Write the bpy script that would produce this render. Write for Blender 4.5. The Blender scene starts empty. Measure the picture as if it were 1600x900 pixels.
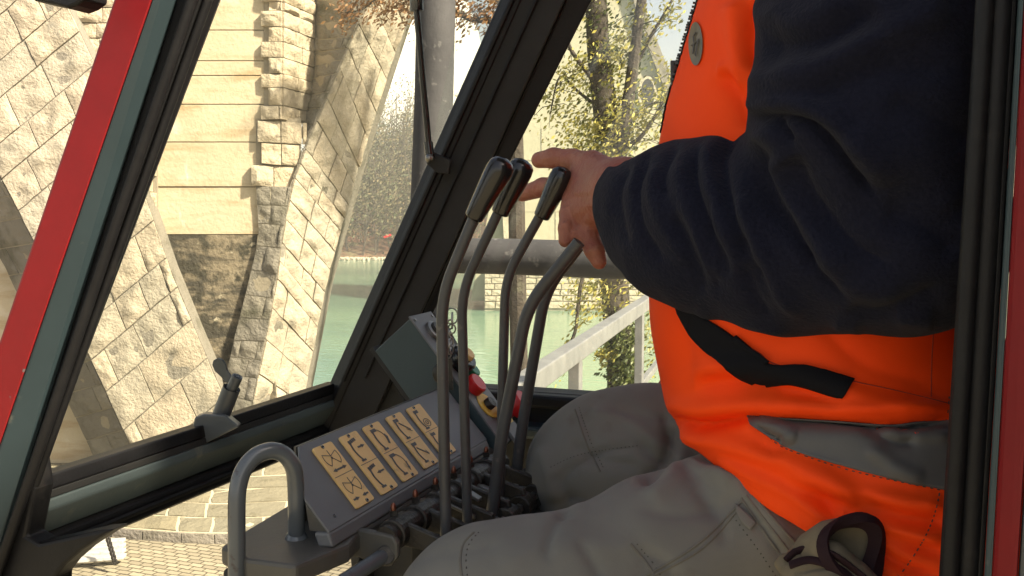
import bpy, math, random
import numpy as np
from mathutils import Vector, Matrix, noise
from mathutils.bvhtree import BVHTree
R = math.radians
random.seed(7); rng = np.random.default_rng(7)
SC = bpy.context.scene; COL = SC.collection
# ------------------------------------------------------------------ camera, world, sun, exposure
FPX = 1500.0; YAW = R(20.5); PIT = math.atan(120/1500); CAM = Vector((0, 0, 5.0))
RT = Vector((math.cos(YAW), math.sin(YAW), 0)); FH = Vector((-math.sin(YAW), math.cos(YAW), 0))
FW = FH*math.cos(PIT)+Vector((0, 0, -math.sin(PIT))); UP = FH*math.sin(PIT)+Vector((0, 0, math.cos(PIT)))
cd = bpy.data.cameras.new('camera'); cam = bpy.data.objects.new('camera', cd); COL.objects.link(cam)
cd.sensor_width = 36; cd.lens = 36*FPX/1600; cd.clip_start = 0.05; cd.clip_end = 3000
cam.location = CAM; cam.rotation_euler = (math.pi/2-PIT, 0, YAW); SC.camera = cam
w = bpy.data.worlds.new('World'); SC.world = w; w.use_nodes = True
nt = w.node_tree; bg = nt.nodes['Background']; sky = nt.nodes.new('ShaderNodeTexSky')
SUN = Vector((1.0, -0.22, 0)).normalized(); SEL = R(40)
SUNV = Vector((SUN.x*math.cos(SEL), SUN.y*math.cos(SEL), math.sin(SEL)))
sky.sky_type = 'NISHITA'; sky.sun_disc = False; sky.sun_elevation = SEL; sky.sun_rotation = math.atan2(SUN.x, SUN.y)
sky.dust_density = 4.0; sky.air_density = 1.0; sky.ozone_density = 0.5
nt.links.new(sky.outputs[0], bg.inputs[0]); bg.inputs[1].default_value = 0.052
sd = bpy.data.lights.new('sun', 'SUN'); so = bpy.data.objects.new('sun', sd); COL.objects.link(so)
sd.energy = 5.0; sd.angle = R(3.0); sd.color = (1.0, 0.88, 0.68)
so.rotation_euler = SUNV.to_track_quat('Z', 'Y').to_euler(); so.location = (20, -10, 30)
SC.view_settings.view_transform = 'Standard'; SC.view_settings.look = 'None'; SC.view_settings.exposure = 1.92
SC.view_settings.gamma = 1; SC.view_settings.use_curve_mapping = False
# ------------------------------------------------------------------ helpers
def ray(px, py): return FW + RT*((px-800)/FPX) + UP*((450-py)/FPX)
def P(px, py, d):                       # point on the plane y = d (the cab's sideways axis)
    v = ray(px, py); return CAM + v*(d/v.y)
def PR(px, py, r):                      # point at horizontal distance r ahead of the camera
    v = ray(px, py); return CAM + v*(r/v.dot(FH))
def PZ(px, py, z):
    v = ray(px, py); return CAM + v*((z-CAM.z)/v.z)
def pix(p):                             # where a point falls, to place folds and seams on the cloth
    q = Vector(p)-CAM; k = q.dot(FW); return 800+FPX*q.dot(RT)/k, 450-FPX*q.dot(UP)/k
def dep(p): return (Vector(p)-CAM).dot(FW)
def tag(o, label=None, cat=None, group=None, kind=None):
    if label: o['label'] = label
    if cat: o['category'] = cat
    if group: o['group'] = group
    if kind: o['kind'] = kind
    return o
def empty(name, loc, label, cat, group=None):
    o = bpy.data.objects.new(name, None); COL.objects.link(o); o.location = loc; o.empty_display_size = .05
    return tag(o, label, cat, group)
def wloc(o):
    l = Vector((0, 0, 0))
    while o: l = l + o.location; o = o.parent
    return l
class MB:
    def __init__(s): s.v = []; s.f = []; s.a = []
    def add(s, vs, fs, a=None):
        n = len(s.v); s.v += [tuple(x) for x in vs]; s.f += [tuple(i+n for i in f) for f in fs]
        s.a += [a if a is not None else 0.5]*len(fs); return s
    def loft(s, rings, caps=True, a=None):
        n = len(rings[0]); vs = [p for r in rings for p in r]; fs = []
        for i in range(len(rings)-1):
            for j in range(n):
                k = (j+1) % n; fs.append((i*n+j, i*n+k, (i+1)*n+k, (i+1)*n+j))
        if caps: fs.append(tuple(range(n))[::-1]); fs.append(tuple((len(rings)-1)*n+j for j in range(n)))
        return s.add(vs, fs, a)
    def prism(s, pts, vec, a=None):
        vec = Vector(vec); return s.loft([[Vector(p) for p in pts], [Vector(p)+vec for p in pts]], True, a)
    def box(s, c, size, rot=None, a=None):
        c = Vector(c); hx, hy, hz = [q/2 for q in size]; M = rot or Matrix.Identity(3)
        vs = [c+M@Vector((x*hx, y*hy, z*hz)) for z in (-1, 1) for x, y in ((-1, -1), (1, -1), (1, 1), (-1, 1))]
        return s.add(vs, [(3, 2, 1, 0), (4, 5, 6, 7), (0, 1, 5, 4), (1, 2, 6, 5), (2, 3, 7, 6), (3, 0, 4, 7)], a)
    def tube(s, path, r, n=14, caps=True, a=None, sq=1.0):
        path = [Vector(p) for p in path]; rings = []; up = None
        for i, p in enumerate(path):
            t = (path[min(i+1, len(path)-1)]-path[max(i-1, 0)]).normalized()
            if up is None: up = t.orthogonal().normalized()
            up = (up-t*up.dot(t)).normalized(); b = t.cross(up); rr = r[i] if hasattr(r, '__len__') else r
            rings.append([p+(up*math.cos(2*math.pi*k/n)+b*math.sin(2*math.pi*k/n)*sq)*rr for k in range(n)])
        return s.loft(rings, caps, a)
    def ball(s, c, r, n=12, a=None, M=None):
        c = Vector(c); M = M or Matrix.Identity(3); rr = r if hasattr(r, '__len__') else (r, r, r)
        rings = [[c+M@Vector((rr[0]*math.sin(t)*math.cos(q), rr[1]*math.sin(t)*math.sin(q), rr[2]*math.cos(t)))
                  for q in [2*math.pi*k/n for k in range(n)]] for t in [math.pi*(j+.04)/(n//2+.08) for j in range(n//2+1)]]
        return s.loft(rings[::-1], True, a)
    def build(s, name, mat, parent=None, bevel=0, smooth=False, seg=2):
        off = wloc(parent) if parent else Vector((0, 0, 0))
        me = bpy.data.meshes.new(name); me.from_pydata([tuple(Vector(p)-off) for p in s.v], [], s.f); me.update()
        at = me.attributes.new('var', 'FLOAT', 'FACE'); at.data.foreach_set('value', s.a)
        o = bpy.data.objects.new(name, me); COL.objects.link(o)
        if mat: me.materials.append(mat)
        if smooth:
            me.polygons.foreach_set('use_smooth', [True]*len(me.polygons))
            me.set_sharp_from_angle(angle=R(38))
        if bevel:
            b = o.modifiers.new('bevel', 'BEVEL'); b.width = bevel; b.segments = seg; b.limit_method = 'ANGLE'; b.angle_limit = R(35)
        o.parent = parent; return o
def smoothpath(pts, n=8):
    pts = [Vector(p) for p in pts]; out = []
    for i in range(len(pts)-1):
        p0 = pts[max(i-1, 0)]; p1 = pts[i]; p2 = pts[i+1]; p3 = pts[min(i+2, len(pts)-1)]
        for k in range(n):
            t = k/n; out.append(.5*((2*p1)+(p2-p0)*t+(2*p0-5*p1+4*p2-p3)*t*t+(3*p1-p0-3*p2+p3)*t**3))
    return out+[pts[-1]]
def bendpath(pts, r=.02, n=6):          # polyline with rounded corners
    pts = [Vector(p) for p in pts]; out = [pts[0]]
    for i in range(1, len(pts)-1):
        a = pts[i]+(pts[i-1]-pts[i]).normalized()*r; c = pts[i]+(pts[i+1]-pts[i]).normalized()*r
        for k in range(n+1):
            t = k/n; out.append(a*(1-t)**2+pts[i]*2*t*(1-t)+c*t*t)
    return out+[pts[-1]]
# ------------------------------------------------------------------ materials
def mat(name, col, rough=.6, metal=0, col2=None, nscale=20, namt=.5, bump=0, bscale=60, spec=.5, dirt=None, dscale=8, dlo=.55, dhi=.7, streak=None, sheen=0, attr=None, det=6, coat=0, trans=0):
    m = bpy.data.materials.new(name); m.use_nodes = True; N = m.node_tree.nodes; L = m.node_tree.links
    b = N['Principled BSDF']; b.inputs['Roughness'].default_value = rough; b.inputs['Metallic'].default_value = metal
    b.inputs['Specular IOR Level'].default_value = spec; b.inputs['Base Color'].default_value = (*col, 1)
    if sheen: b.inputs['Sheen Weight'].default_value = sheen; b.inputs['Sheen Roughness'].default_value = .5
    if coat: b.inputs['Coat Weight'].default_value = coat; b.inputs['Coat Roughness'].default_value = .15
    tc = N.new('ShaderNodeTexCoord'); out = None
    def noi(sc, d=det):
        n = N.new('ShaderNodeTexNoise'); n.inputs['Scale'].default_value = sc; n.inputs['Detail'].default_value = d
        n.inputs['Roughness'].default_value = .6; L.new(tc.outputs['Object'], n.inputs['Vector']); return n
    def mix(a, bcol, fac):
        x = N.new('ShaderNodeMix'); x.data_type = 'RGBA'; L.new(fac, x.inputs[0])
        if hasattr(a, 'links'): L.new(a, x.inputs[6])
        else: x.inputs[6].default_value = (*a, 1)
        if hasattr(bcol, 'links'): L.new(bcol, x.inputs[7])
        else: x.inputs[7].default_value = (*bcol, 1)
        return x.outputs[2]
    def ramp(fac, lo, hi):
        r = N.new('ShaderNodeMapRange'); r.inputs[1].default_value = lo; r.inputs[2].default_value = hi; L.new(fac, r.inputs[0]); return r.outputs[0]
    out = col
    if col2: out = mix(out, col2, ramp(noi(nscale).outputs[0], .5-namt/2, .5+namt/2))
    if attr:
        a = N.new('ShaderNodeAttribute'); a.attribute_name = 'var'; out = mix(out, attr, a.outputs['Fac'])
    if dirt: out = mix(out, dirt, ramp(noi(dscale, 10).outputs[0], dlo, dhi))
    for sk in (streak or []):
        scol, sx, sz, lo, hi = sk; mp = N.new('ShaderNodeMapping'); mp.inputs['Scale'].default_value = (sx, sx, sz); L.new(tc.outputs['Object'], mp.inputs[0])
        n = N.new('ShaderNodeTexNoise'); n.inputs['Scale'].default_value = 1; n.inputs['Detail'].default_value = 9; n.inputs['Roughness'].default_value = .65; L.new(mp.outputs[0], n.inputs['Vector'])
        out = mix(out, scol, ramp(n.outputs[0], lo, hi))
    if hasattr(out, 'links'): L.new(out, b.inputs['Base Color'])
    if bump:
        bn = N.new('ShaderNodeBump'); bn.inputs['Strength'].default_value = min(1, bump*1.0); bn.inputs['Distance'].default_value = .6/bscale
        L.new(noi(bscale, 8).outputs[0], bn.inputs['Height']); L.new(bn.outputs[0], b.inputs['Normal'])
    if trans:
        t = N.new('ShaderNodeBsdfTranslucent'); ms = N.new('ShaderNodeMixShader'); ms.inputs[0].default_value = trans
        if hasattr(out, 'links'): L.new(out, t.inputs[0])
        else: t.inputs[0].default_value = (*col, 1)
        L.new(b.outputs[0], ms.inputs[1]); L.new(t.outputs[0], ms.inputs[2]); L.new(ms.outputs[0], N['Material Output'].inputs[0])
    return m
def glassmat(name, tint, gl=.05):
    m = bpy.data.materials.new(name); m.use_nodes = True; N = m.node_tree.nodes; L = m.node_tree.links
    for n in list(N):
        if n.type == 'BSDF_PRINCIPLED': N.remove(n)
    t = N.new('ShaderNodeBsdfTransparent'); t.inputs[0].default_value = (*tint, 1)
    g = N.new('ShaderNodeBsdfGlossy'); g.inputs[1].default_value = .02
    x = N.new('ShaderNodeMixShader'); x.inputs[0].default_value = gl
    L.new(t.outputs[0], x.inputs[1]); L.new(g.outputs[0], x.inputs[2]); L.new(x.outputs[0], N['Material Output'].inputs[0]); return m
M = {}
M['red'] = mat('red paint', (.215, .0055, .008), .5, col2=(.16, .005, .007), nscale=14, dirt=(.13, .10, .10), dscale=16, dlo=.655, dhi=.675, spec=.3, bump=.05, bscale=120)
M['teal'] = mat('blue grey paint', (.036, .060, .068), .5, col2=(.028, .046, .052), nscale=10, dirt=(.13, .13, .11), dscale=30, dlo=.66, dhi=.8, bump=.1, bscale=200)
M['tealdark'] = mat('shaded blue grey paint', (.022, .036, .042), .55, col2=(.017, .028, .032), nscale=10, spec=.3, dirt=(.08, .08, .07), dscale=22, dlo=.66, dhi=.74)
M['teallitdust'] = mat('dusty lit sill paint', (.070, .092, .094), .6, col2=(.055, .075, .076), nscale=8, dirt=(.16, .155, .13), dscale=26, dlo=.6, dhi=.78, bump=.12, bscale=180)  # sill copy of the blue-grey: light put into the base colour, dust on top
M['rubber'] = mat('black rubber', (.006, .006, .007), .5, spec=.25, col2=(.010, .010, .011), nscale=30, dirt=(.024, .022, .02), dscale=24, dlo=.6, dhi=.8, bump=.15, bscale=150)
M['darkpaint'] = mat('dark grey paint', (.024, .024, .023), .55, spec=.3, col2=(.018, .018, .018), nscale=12, dirt=(.07, .066, .055), dscale=18, dlo=.6, dhi=.78, bump=.1, bscale=200)
M['pillar'] = mat('dusty dark pillar paint', (.032, .031, .030), .7, spec=.2, col2=(.02, .018, .016), nscale=9, bump=.1, bscale=180)
M['greypaint'] = mat('slate grey enamel', (.085, .095, .102), .38, col2=(.06, .068, .075), nscale=11, dirt=(.12, .09, .07), dscale=20, dlo=.62, dhi=.8, coat=.15)
M['console'] = mat('dusty console paint', (.058, .058, .054), .5, col2=(.09, .085, .072), nscale=13, dirt=(.09, .06, .04), dscale=26, dlo=.6, dhi=.78, bump=.12, bscale=160)
M['panel'] = mat('grey panel enamel', (.135, .14, .146), .45, col2=(.11, .115, .12), nscale=7, dirt=(.2, .19, .17), dscale=40, dlo=.66, dhi=.8)
M['tube'] = mat('handle enamel', (.10, .115, .125), .3, col2=(.075, .085, .095), nscale=16, dirt=(.05, .04, .04), dscale=30, dlo=.6, dhi=.66, coat=.35)
M['brass'] = mat('ochre plate', (.80, .54, .215), .5, col2=(.68, .45, .18), nscale=30, dirt=(.26, .18, .1), dscale=45, dlo=.6, dhi=.78)
M['ink'] = mat('grey ink', (.085, .085, .085), .6)
M['steel'] = mat('worn steel', (.32, .31, .29), .35, metal=.9, col2=(.2, .19, .18), nscale=40)
M['greasy'] = mat('greasy metal', (.06, .055, .048), .38, metal=.5, col2=(.025, .022, .018), nscale=30, dirt=(.12, .1, .08), dscale=50, dlo=.6, dhi=.75, bump=.4, bscale=120)
M['copper'] = mat('copper nipple', (.20, .08, .05), .3, metal=.8)
M['lever'] = mat('lever rod paint', (.060, .065, .070), .45, metal=.0, col2=(.045, .042, .04), nscale=30, dirt=(.12, .11, .10), dscale=60, dlo=.62, dhi=.75)
M['knob'] = mat('black plastic', (.012, .011, .011), .22, spec=.6)
M['galv'] = mat('galvanised steel', (.34, .34, .33), .5, metal=.55, col2=(.22, .22, .22), nscale=9, dirt=(.45, .44, .42), dscale=25, dlo=.62, dhi=.75, bump=.15, bscale=90)
M['galvpipe'] = mat('weathered pipe', (.075, .072, .076), .75, metal=.0, spec=.25, col2=(.04, .039, .042), nscale=6, dirt=(.2, .19, .185), dscale=18, dlo=.6, dhi=.72, bump=.2, bscale=60)
M['redplastic'] = mat('red plastic', (.5, .012, .014), .3, spec=.5)
M['green'] = mat('green plastic', (.02, .2, .1), .35)
M['yellow'] = mat('yellow disc', (.62, .4, .05), .5, dirt=(.3, .2, .08), dscale=80)
M['glass'] = glassmat('window glass', (.95, .96, .94), .035)
M['orange'] = mat('fluorescent orange cloth', (1.0, .075, .003), .7, col2=(.92, .06, .003), nscale=6, bump=.10, bscale=700, spec=.2, dirt=(.5, .05, .015), dscale=45, dlo=.76, dhi=.82)
M['reflect'] = mat('grey reflective tape', (.12, .118, .112), .5, spec=.3, col2=(.095, .093, .088), nscale=20)
M['blacktape'] = mat('black webbing', (.008, .008, .010), .85, spec=.12, bump=.3, bscale=900)
M['navy'] = mat('navy fleece', (.008, .0088, .018), .95, col2=(.0135, .0145, .027), nscale=260, namt=.35, bump=1.0, bscale=230, sheen=.05, spec=.08)
M['trouser'] = mat('grey olive canvas', (.195, .187, .162), .9, col2=(.165, .157, .136), nscale=9, bump=.3, bscale=800, dirt=(.14, .12, .10), dscale=12, dlo=.58, dhi=.8, sheen=.08, spec=.2)
M['welt'] = mat('canvas welt', (.15, .14, .115), .9)
M['seam'] = mat('dark stitching', (.07, .063, .053), .9)
M['skin'] = mat('skin', (.35, .145, .09), .5, col2=(.32, .095, .06), nscale=28, bump=.8, bscale=130, dirt=(.30, .08, .055), dscale=50, dlo=.55, dhi=.7)
M['skin'].node_tree.nodes['Principled BSDF'].inputs['Subsurface Weight'].default_value = .12
M['skin'].node_tree.nodes['Principled BSDF'].inputs['Subsurface Radius'].default_value = (.012, .004, .002)
M['hair'] = mat('brown hair', (.06, .035, .02), .7)
M['boot'] = mat('black leather', (.02, .018, .016), .5)
M['glove'] = mat('tan work glove', (.20, .16, .095), .85, col2=(.13, .105, .065), nscale=26, bump=.3, bscale=260)
M['gloveleather'] = mat('burgundy binding', (.022, .009, .011), .75, spec=.2, bump=.3, bscale=300)
M['white'] = mat('white enamel', (.75, .75, .72), .4, dirt=(.45, .42, .36), dscale=20)
stone = dict(rough=.92, bump=1.0, spec=.2)
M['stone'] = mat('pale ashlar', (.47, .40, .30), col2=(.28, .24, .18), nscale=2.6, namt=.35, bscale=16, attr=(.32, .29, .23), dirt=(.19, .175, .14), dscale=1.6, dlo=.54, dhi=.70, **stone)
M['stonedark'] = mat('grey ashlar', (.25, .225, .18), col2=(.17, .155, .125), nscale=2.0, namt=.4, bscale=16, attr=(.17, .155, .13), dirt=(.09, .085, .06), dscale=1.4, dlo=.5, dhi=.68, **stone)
M['rock'] = mat('rock faced quoins', (.50, .42, .30), col2=(.36, .30, .21), nscale=4, namt=.35, bscale=12, attr=(.36, .31, .23), dirt=(.13, .115, .09), dscale=3, dlo=.62, dhi=.74, **stone)
M['concrete'] = mat('weathered concrete', (.50, .43, .31), .9, streak=[((.36, .27, .16), .5, 3.2, .50, .66), ((.30, .23, .14), 1.6, .5, .60, .72), ((.62, .57, .47), 2.2, .35, .62, .70)], col2=(.40, .33, .22), nscale=.7, namt=.5, bump=.35, bscale=14, dirt=(.55, .50, .40), dscale=1.1, dlo=.56, dhi=.7, spec=.2)
M['stained'] = mat('stained concrete', (.24, .20, .14), .9, streak=[((.05, .045, .035), .6, 2.4, .46, .56), ((.33, .29, .21), 3, 5, .62, .68)], col2=(.14, .115, .08), nscale=1.2, namt=.5, bump=.7, bscale=10, dirt=(.045, .041, .03), dscale=2.2, dlo=.46, dhi=.56, spec=.2)
M['mortar'] = mat('mortar', (.30, .26, .19), .95, bump=.5, bscale=20, col2=(.22, .19, .14), nscale=3)
M['apron'] = mat('apron slabs', (.20, .175, .11), .9, col2=(.145, .13, .085), nscale=1.6, bump=.6, bscale=14, attr=(.15, .14, .10), dirt=(.11, .10, .065), dscale=3, dlo=.55, dhi=.7, spec=.2)
M['apronjoint'] = mat('apron joints', (.36, .32, .22), .9)
M['bark'] = mat('bark', (.06, .047, .035), .95, col2=(.032, .026, .02), nscale=9, bump=1, bscale=14, dirt=(.085, .08, .055), dscale=3)
M['ivy'] = mat('ivy leaves', (.10, .115, .03), .5, attr=(.46, .40, .09), trans=.35)
M['ivydark'] = mat('dark ivy leaves', (.04, .06, .018), .5, attr=(.15, .17, .05), trans=.25)
M['brownleaf'] = mat('brown leaves', (.16, .07, .03), .7, attr=(.30, .17, .07), trans=.35)
M['farleaf'] = mat('bank foliage', (.07, .09, .04), .8, attr=(.18, .135, .07), trans=.25)
M['twig'] = mat('bare twigs', (.075, .06, .042), .9)
M['litter'] = mat('leaf litter slope', (.22, .095, .05), .95, col2=(.10, .075, .045), nscale=.25, bump=.8, bscale=1.5, dirt=(.1, .12, .05), dscale=.12)
M['farstone'] = mat('far masonry', (.46, .41, .30), .9, col2=(.34, .30, .22), nscale=.5, bump=.5, bscale=2, attr=(.36, .32, .24), spec=.2)
M['farconcrete'] = mat('far concrete', (.38, .355, .26), .9, col2=(.31, .29, .205), nscale=.25, bump=.2, bscale=2, dirt=(.21, .19, .13), dscale=.35, dlo=.6, dhi=.75, spec=.2)
# ================================================================== ground, quay, river
def grid_mesh(name, x0, x1, y0, y1, z, m):
    o = MB().box(((x0+x1)/2, (y0+y1)/2, z-.5), (x1-x0, y1-y0, 1)).build(name, m); return o
def camframe(rx, ry, z): return CAM*0 + RT*rx + FH*ry + Vector((0, 0, z))
# paver material: interlocking wavy blocks
def pavermat():
    m = mat('interlocking pavers', (.42, .37, .26), .9, spec=.2); N = m.node_tree.nodes; L = m.node_tree.links; b = N['Principled BSDF']
    tc = N.new('ShaderNodeTexCoord'); nz = N.new('ShaderNodeTexNoise'); nz.inputs['Scale'].default_value = 9
    wv = N.new('ShaderNodeVectorMath'); wv.operation = 'MULTIPLY_ADD'; wv.inputs[1].default_value = (.05, .05, 0)
    L.new(tc.outputs['Object'], nz.inputs['Vector']); L.new(nz.outputs['Color'], wv.inputs[0]); L.new(tc.outputs['Object'], wv.inputs[2])
    br = N.new('ShaderNodeTexBrick'); br.inputs['Scale'].default_value = 1; br.inputs['Brick Width'].default_value = .22; br.inputs['Row Height'].default_value = .115
    br.inputs['Mortar Size'].default_value = .011; br.inputs['Color1'].default_value = (.27, .24, .165, 1); br.inputs['Color2'].default_value = (.20, .175, .12, 1)
    br.inputs['Mortar'].default_value = (.07, .06, .04, 1); L.new(wv.outputs[0], br.inputs['Vector']); L.new(br.outputs['Color'], b.inputs['Base Color'])
    bp = N.new('ShaderNodeBump'); bp.invert = True; bp.inputs['Distance'].default_value = .01; L.new(br.outputs['Fac'], bp.inputs['Height']); L.new(bp.outputs[0], b.inputs['Normal'])
    return m
def camprism(name, rect, z0, z1, m):
    (a, b, c, d) = rect
    pts = [camframe(a, c, z0), camframe(b, c, z0), camframe(b, d, z0), camframe(a, d, z0)]
    return tag(MB().prism(pts, (0, 0, z1-z0)).build(name, m), kind='structure')
camprism('quay_paving', (-40, 60, -60, 22), -4.5, 0, pavermat())
# water
mw = mat('river water', (.12, .235, .175), .09, spec=.5)
N = mw.node_tree.nodes; L = mw.node_tree.links; b = N['Principled BSDF']
tc = N.new('ShaderNodeTexCoord'); mp = N.new('ShaderNodeMapping'); mp.inputs['Rotation'].default_value = (0, 0, YAW); mp.inputs['Scale'].default_value = (.35, 1, 1)
n1 = N.new('ShaderNodeTexNoise'); n1.inputs['Scale'].default_value = 2.2; n1.inputs['Detail'].default_value = 4
n2 = N.new('ShaderNodeTexNoise'); n2.inputs['Scale'].default_value = .06; n2.inputs['Detail'].default_value = 4
L.new(tc.outputs['Object'], mp.inputs[0]); L.new(mp.outputs[0], n1.inputs['Vector']); L.new(mp.outputs[0], n2.inputs['Vector'])
bp = N.new('ShaderNodeBump'); bp.inputs['Distance'].default_value = .045; bp.inputs['Strength'].default_value = .9; L.new(n1.outputs[0], bp.inputs['Height']); L.new(bp.outputs[0], b.inputs['Normal'])
mx = N.new('ShaderNodeMix'); mx.data_type = 'RGBA'; mx.inputs[6].default_value = (.085, .17, .125, 1); mx.inputs[7].default_value = (.15, .25, .165, 1)
mr = N.new('ShaderNodeMapRange'); mr.inputs[1].default_value = .4; mr.inputs[2].default_value = .6; L.new(n2.outputs[0], mr.inputs[0]); L.new(mr.outputs[0], mx.inputs[0]); L.new(mx.outputs[2], b.inputs['Base Color'])
camprism('river_water', (-900, 900, 21.9, 1400), -4.2, -3.0, mw)
# ================================================================== masonry
def interp(pts, s):
    n = len(pts)-1; k = min(int(s*n), n-1); t = s*n-k; a = pts[k]; c = pts[k+1]
    return tuple(a[i]+(c[i]-a[i])*t for i in range(len(a)))
def surf2(Lp, Rp):                       # lists of (px,py,depth)
    Lw = [PR(*p) for p in Lp]; Rw = [PR(*p) for p in Rp]
    def f(s, t):
        a = Vector(interp(Lw, s)); b = Vector(interp(Rw, s)); return a*(1-t)+b*t
    return f
def masonry(f, rows, ncols, gap=.02, bulge=.04, rough=.02, n=6, mb=None, jitter=.25, flip=False):
    mb = mb or MB(); rs = []
    s = 0; hs = [random.uniform(.8, 1.2) for _ in range(rows)]; T = sum(hs)
    for h in hs: rs.append((s/T, (s+h)/T)); s += h
    for i, (s0, s1) in enumerate(rs):
        k = ncols if isinstance(ncols, int) else random.choice(ncols)
        off = (i % 2)*.5/k
        cuts = [0]+[min(.97, max(.03, (j+1)/k-off+random.uniform(-jitter, jitter)/k)) for j in range(k)]
        cuts = sorted(set([c for c in cuts if c < .93]))+[1]
        Hh = (f((s0+s1)/2, .5)-f(s0, .5)).length*2; Ww = (f(s0, 1)-f(s0, 0)).length
        for j in range(len(cuts)-1):
            t0, t1 = cuts[j], cuts[j+1]
            gs = gap/max(Hh, .01)*(s1-s0)/2; gt = gap/max(Ww, .01)/2
            a0, a1, b0, b1 = s0+gs, s1-gs, t0+gt, t1-gt
            if b1-b0 < gt: continue
            p00 = f(a0, b0); p01 = f(a0, b1); p10 = f(a1, b0)
            nr = (p01-p00).cross(p10-p00).normalized()
            if nr.dot(CAM-p00) < 0: nr = -nr
            hh = random.uniform(.35, 1)*bulge; seed = random.uniform(0, 99); vs = []; fs = []
            for u in range(n+1):
                for v in range(n+1):
                    du, dv = u/n, v/n; q = f(a0+(a1-a0)*du, b0+(b1-b0)*dv)
                    e = min(du, 1-du, dv, 1-dv); e = min(1, e*4)
                    nn = noise.fractal(q*2.6+Vector((seed, 0, 0)), 1, 2, 4)
                    vs.append(q+nr*(hh*(.55+.45*e)+rough*nn*(.3+e)) + Vector((noise.noise(q*5), 0, noise.noise(q*5+Vector((9, 9, 9)))))*gap*.5)
            base = len(vs)
            for u in range(n):
                for v in range(n): fs.append((u*(n+1)+v, u*(n+1)+v+1, (u+1)*(n+1)+v+1, (u+1)*(n+1)+v))
            bd = [(0, v) for v in range(n)]+[(u, n) for u in range(n)]+[(n, v) for v in range(n, 0, -1)]+[(u, 0) for u in range(n, 0, -1)]
            ids = [u*(n+1)+v for u, v in bd]
            for q in ids: vs.append(vs[q]-nr*(hh+.03))
            for q in range(len(ids)): r2 = (q+1) % len(ids); fs.append((ids[q], base+q, base+r2, ids[r2]))
            mb.add(vs, fs, random.random())
    return mb
def backing(f, thick, name, m, parent, n=10, back=FH):
    mb = MB(); F0 = [[f(i/n, j) for j in (0, 1)] for i in range(n+1)]
    rings = [[a, b_, b_+back*thick, a+back*thick] for a, b_ in F0]; mb.loft(rings); return mb.build(name, m, parent)
D0 = 18.0
br = empty('stone_bridge_pier', PR(330, 640, D0), 'near masonry bridge pier with V-shaped voussoir ribs filling the windscreen on the left', 'bridge')
fl = surf2([(-200, -190, 17.6), (-130, -20, 17.6), (-60, 130, 17.6), (0, 272, 17.6), (70, 410, 17.6), (135, 545, 17.6), (205, 697, 17.6), (262, 820, 17.6)],
           [(-40, -330, 17.6), (30, -150, 17.6), (100, -5, 17.6), (165, 135, 17.6), (222, 290, 17.6), (270, 430, 17.6), (335, 585, 17.6), (395, 715, 17.6)])
masonry(fl, 20, [2, 2, 3], gap=.024, bulge=.06, rough=.05, n=10).build('arch_rib', M['stone'], br, smooth=True)
backing(fl, .5, 'rib_core', M['stonedark'], br)
fc = surf2([(-260, -70, 18.4), (-130, 160, 18.4), (-66, 285, 18.4), (10, 420, 18.4), (75, 560, 18.4), (148, 715, 18.4), (200, 820, 18.4)],
           [(-180, -130, 17.62), (-60, 130, 17.62), (0, 272, 17.62), (70, 410, 17.62), (135, 545, 17.62), (205, 697, 17.62), (262, 820, 17.62)])
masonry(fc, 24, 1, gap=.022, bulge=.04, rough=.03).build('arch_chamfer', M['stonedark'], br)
backing(fc, .5, 'chamfer_core', M['mortar'], br)
# concrete vault wall behind the left rib
mb = MB(); pts = [PR(-420, 960, 18.8), PR(400, 960, 18.8), PR(400, -500, 18.8), PR(-420, -500, 18.8)]; mb.prism(pts, FH*1.5)
mb.build('vault_wall', M['concrete'], br)
# pilaster of concrete lifts with real joints
ys = [-420, -320, -220, -120, -40, 47, 95, 118, 163, 222]
for a, c in zip(ys, ys[1:]+[292]):
    MB().prism([PR(170, c-.7, 18), PR(412, c-.7, 18), PR(412, a+.7, 18), PR(170, a+.7, 18)], FH*1.2).build('concrete_lift', M['concrete'], br, bevel=.006)
MB().prism([PR(170, 366, 18.02), PR(412, 366, 18.02), PR(412, 292.6, 18.02), PR(170, 292.6, 18.02)], FH*1.2).build('concrete_lift', M['concrete'], br, bevel=.006)
MB().prism([PR(170, 960, 18.03), PR(430, 960, 18.03), PR(430, 367, 18.03), PR(170, 367, 18.03)], FH*1.2).build('stained_base', M['stained'], br)
if 0: MB().prism([PR(172, 372, 17.95), PR(405, 372, 17.95), PR(405, 365, 17.95), PR(172, 365, 17.95)], FH*.3).build('ledge', M['stained'], br, bevel=.02)
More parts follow.
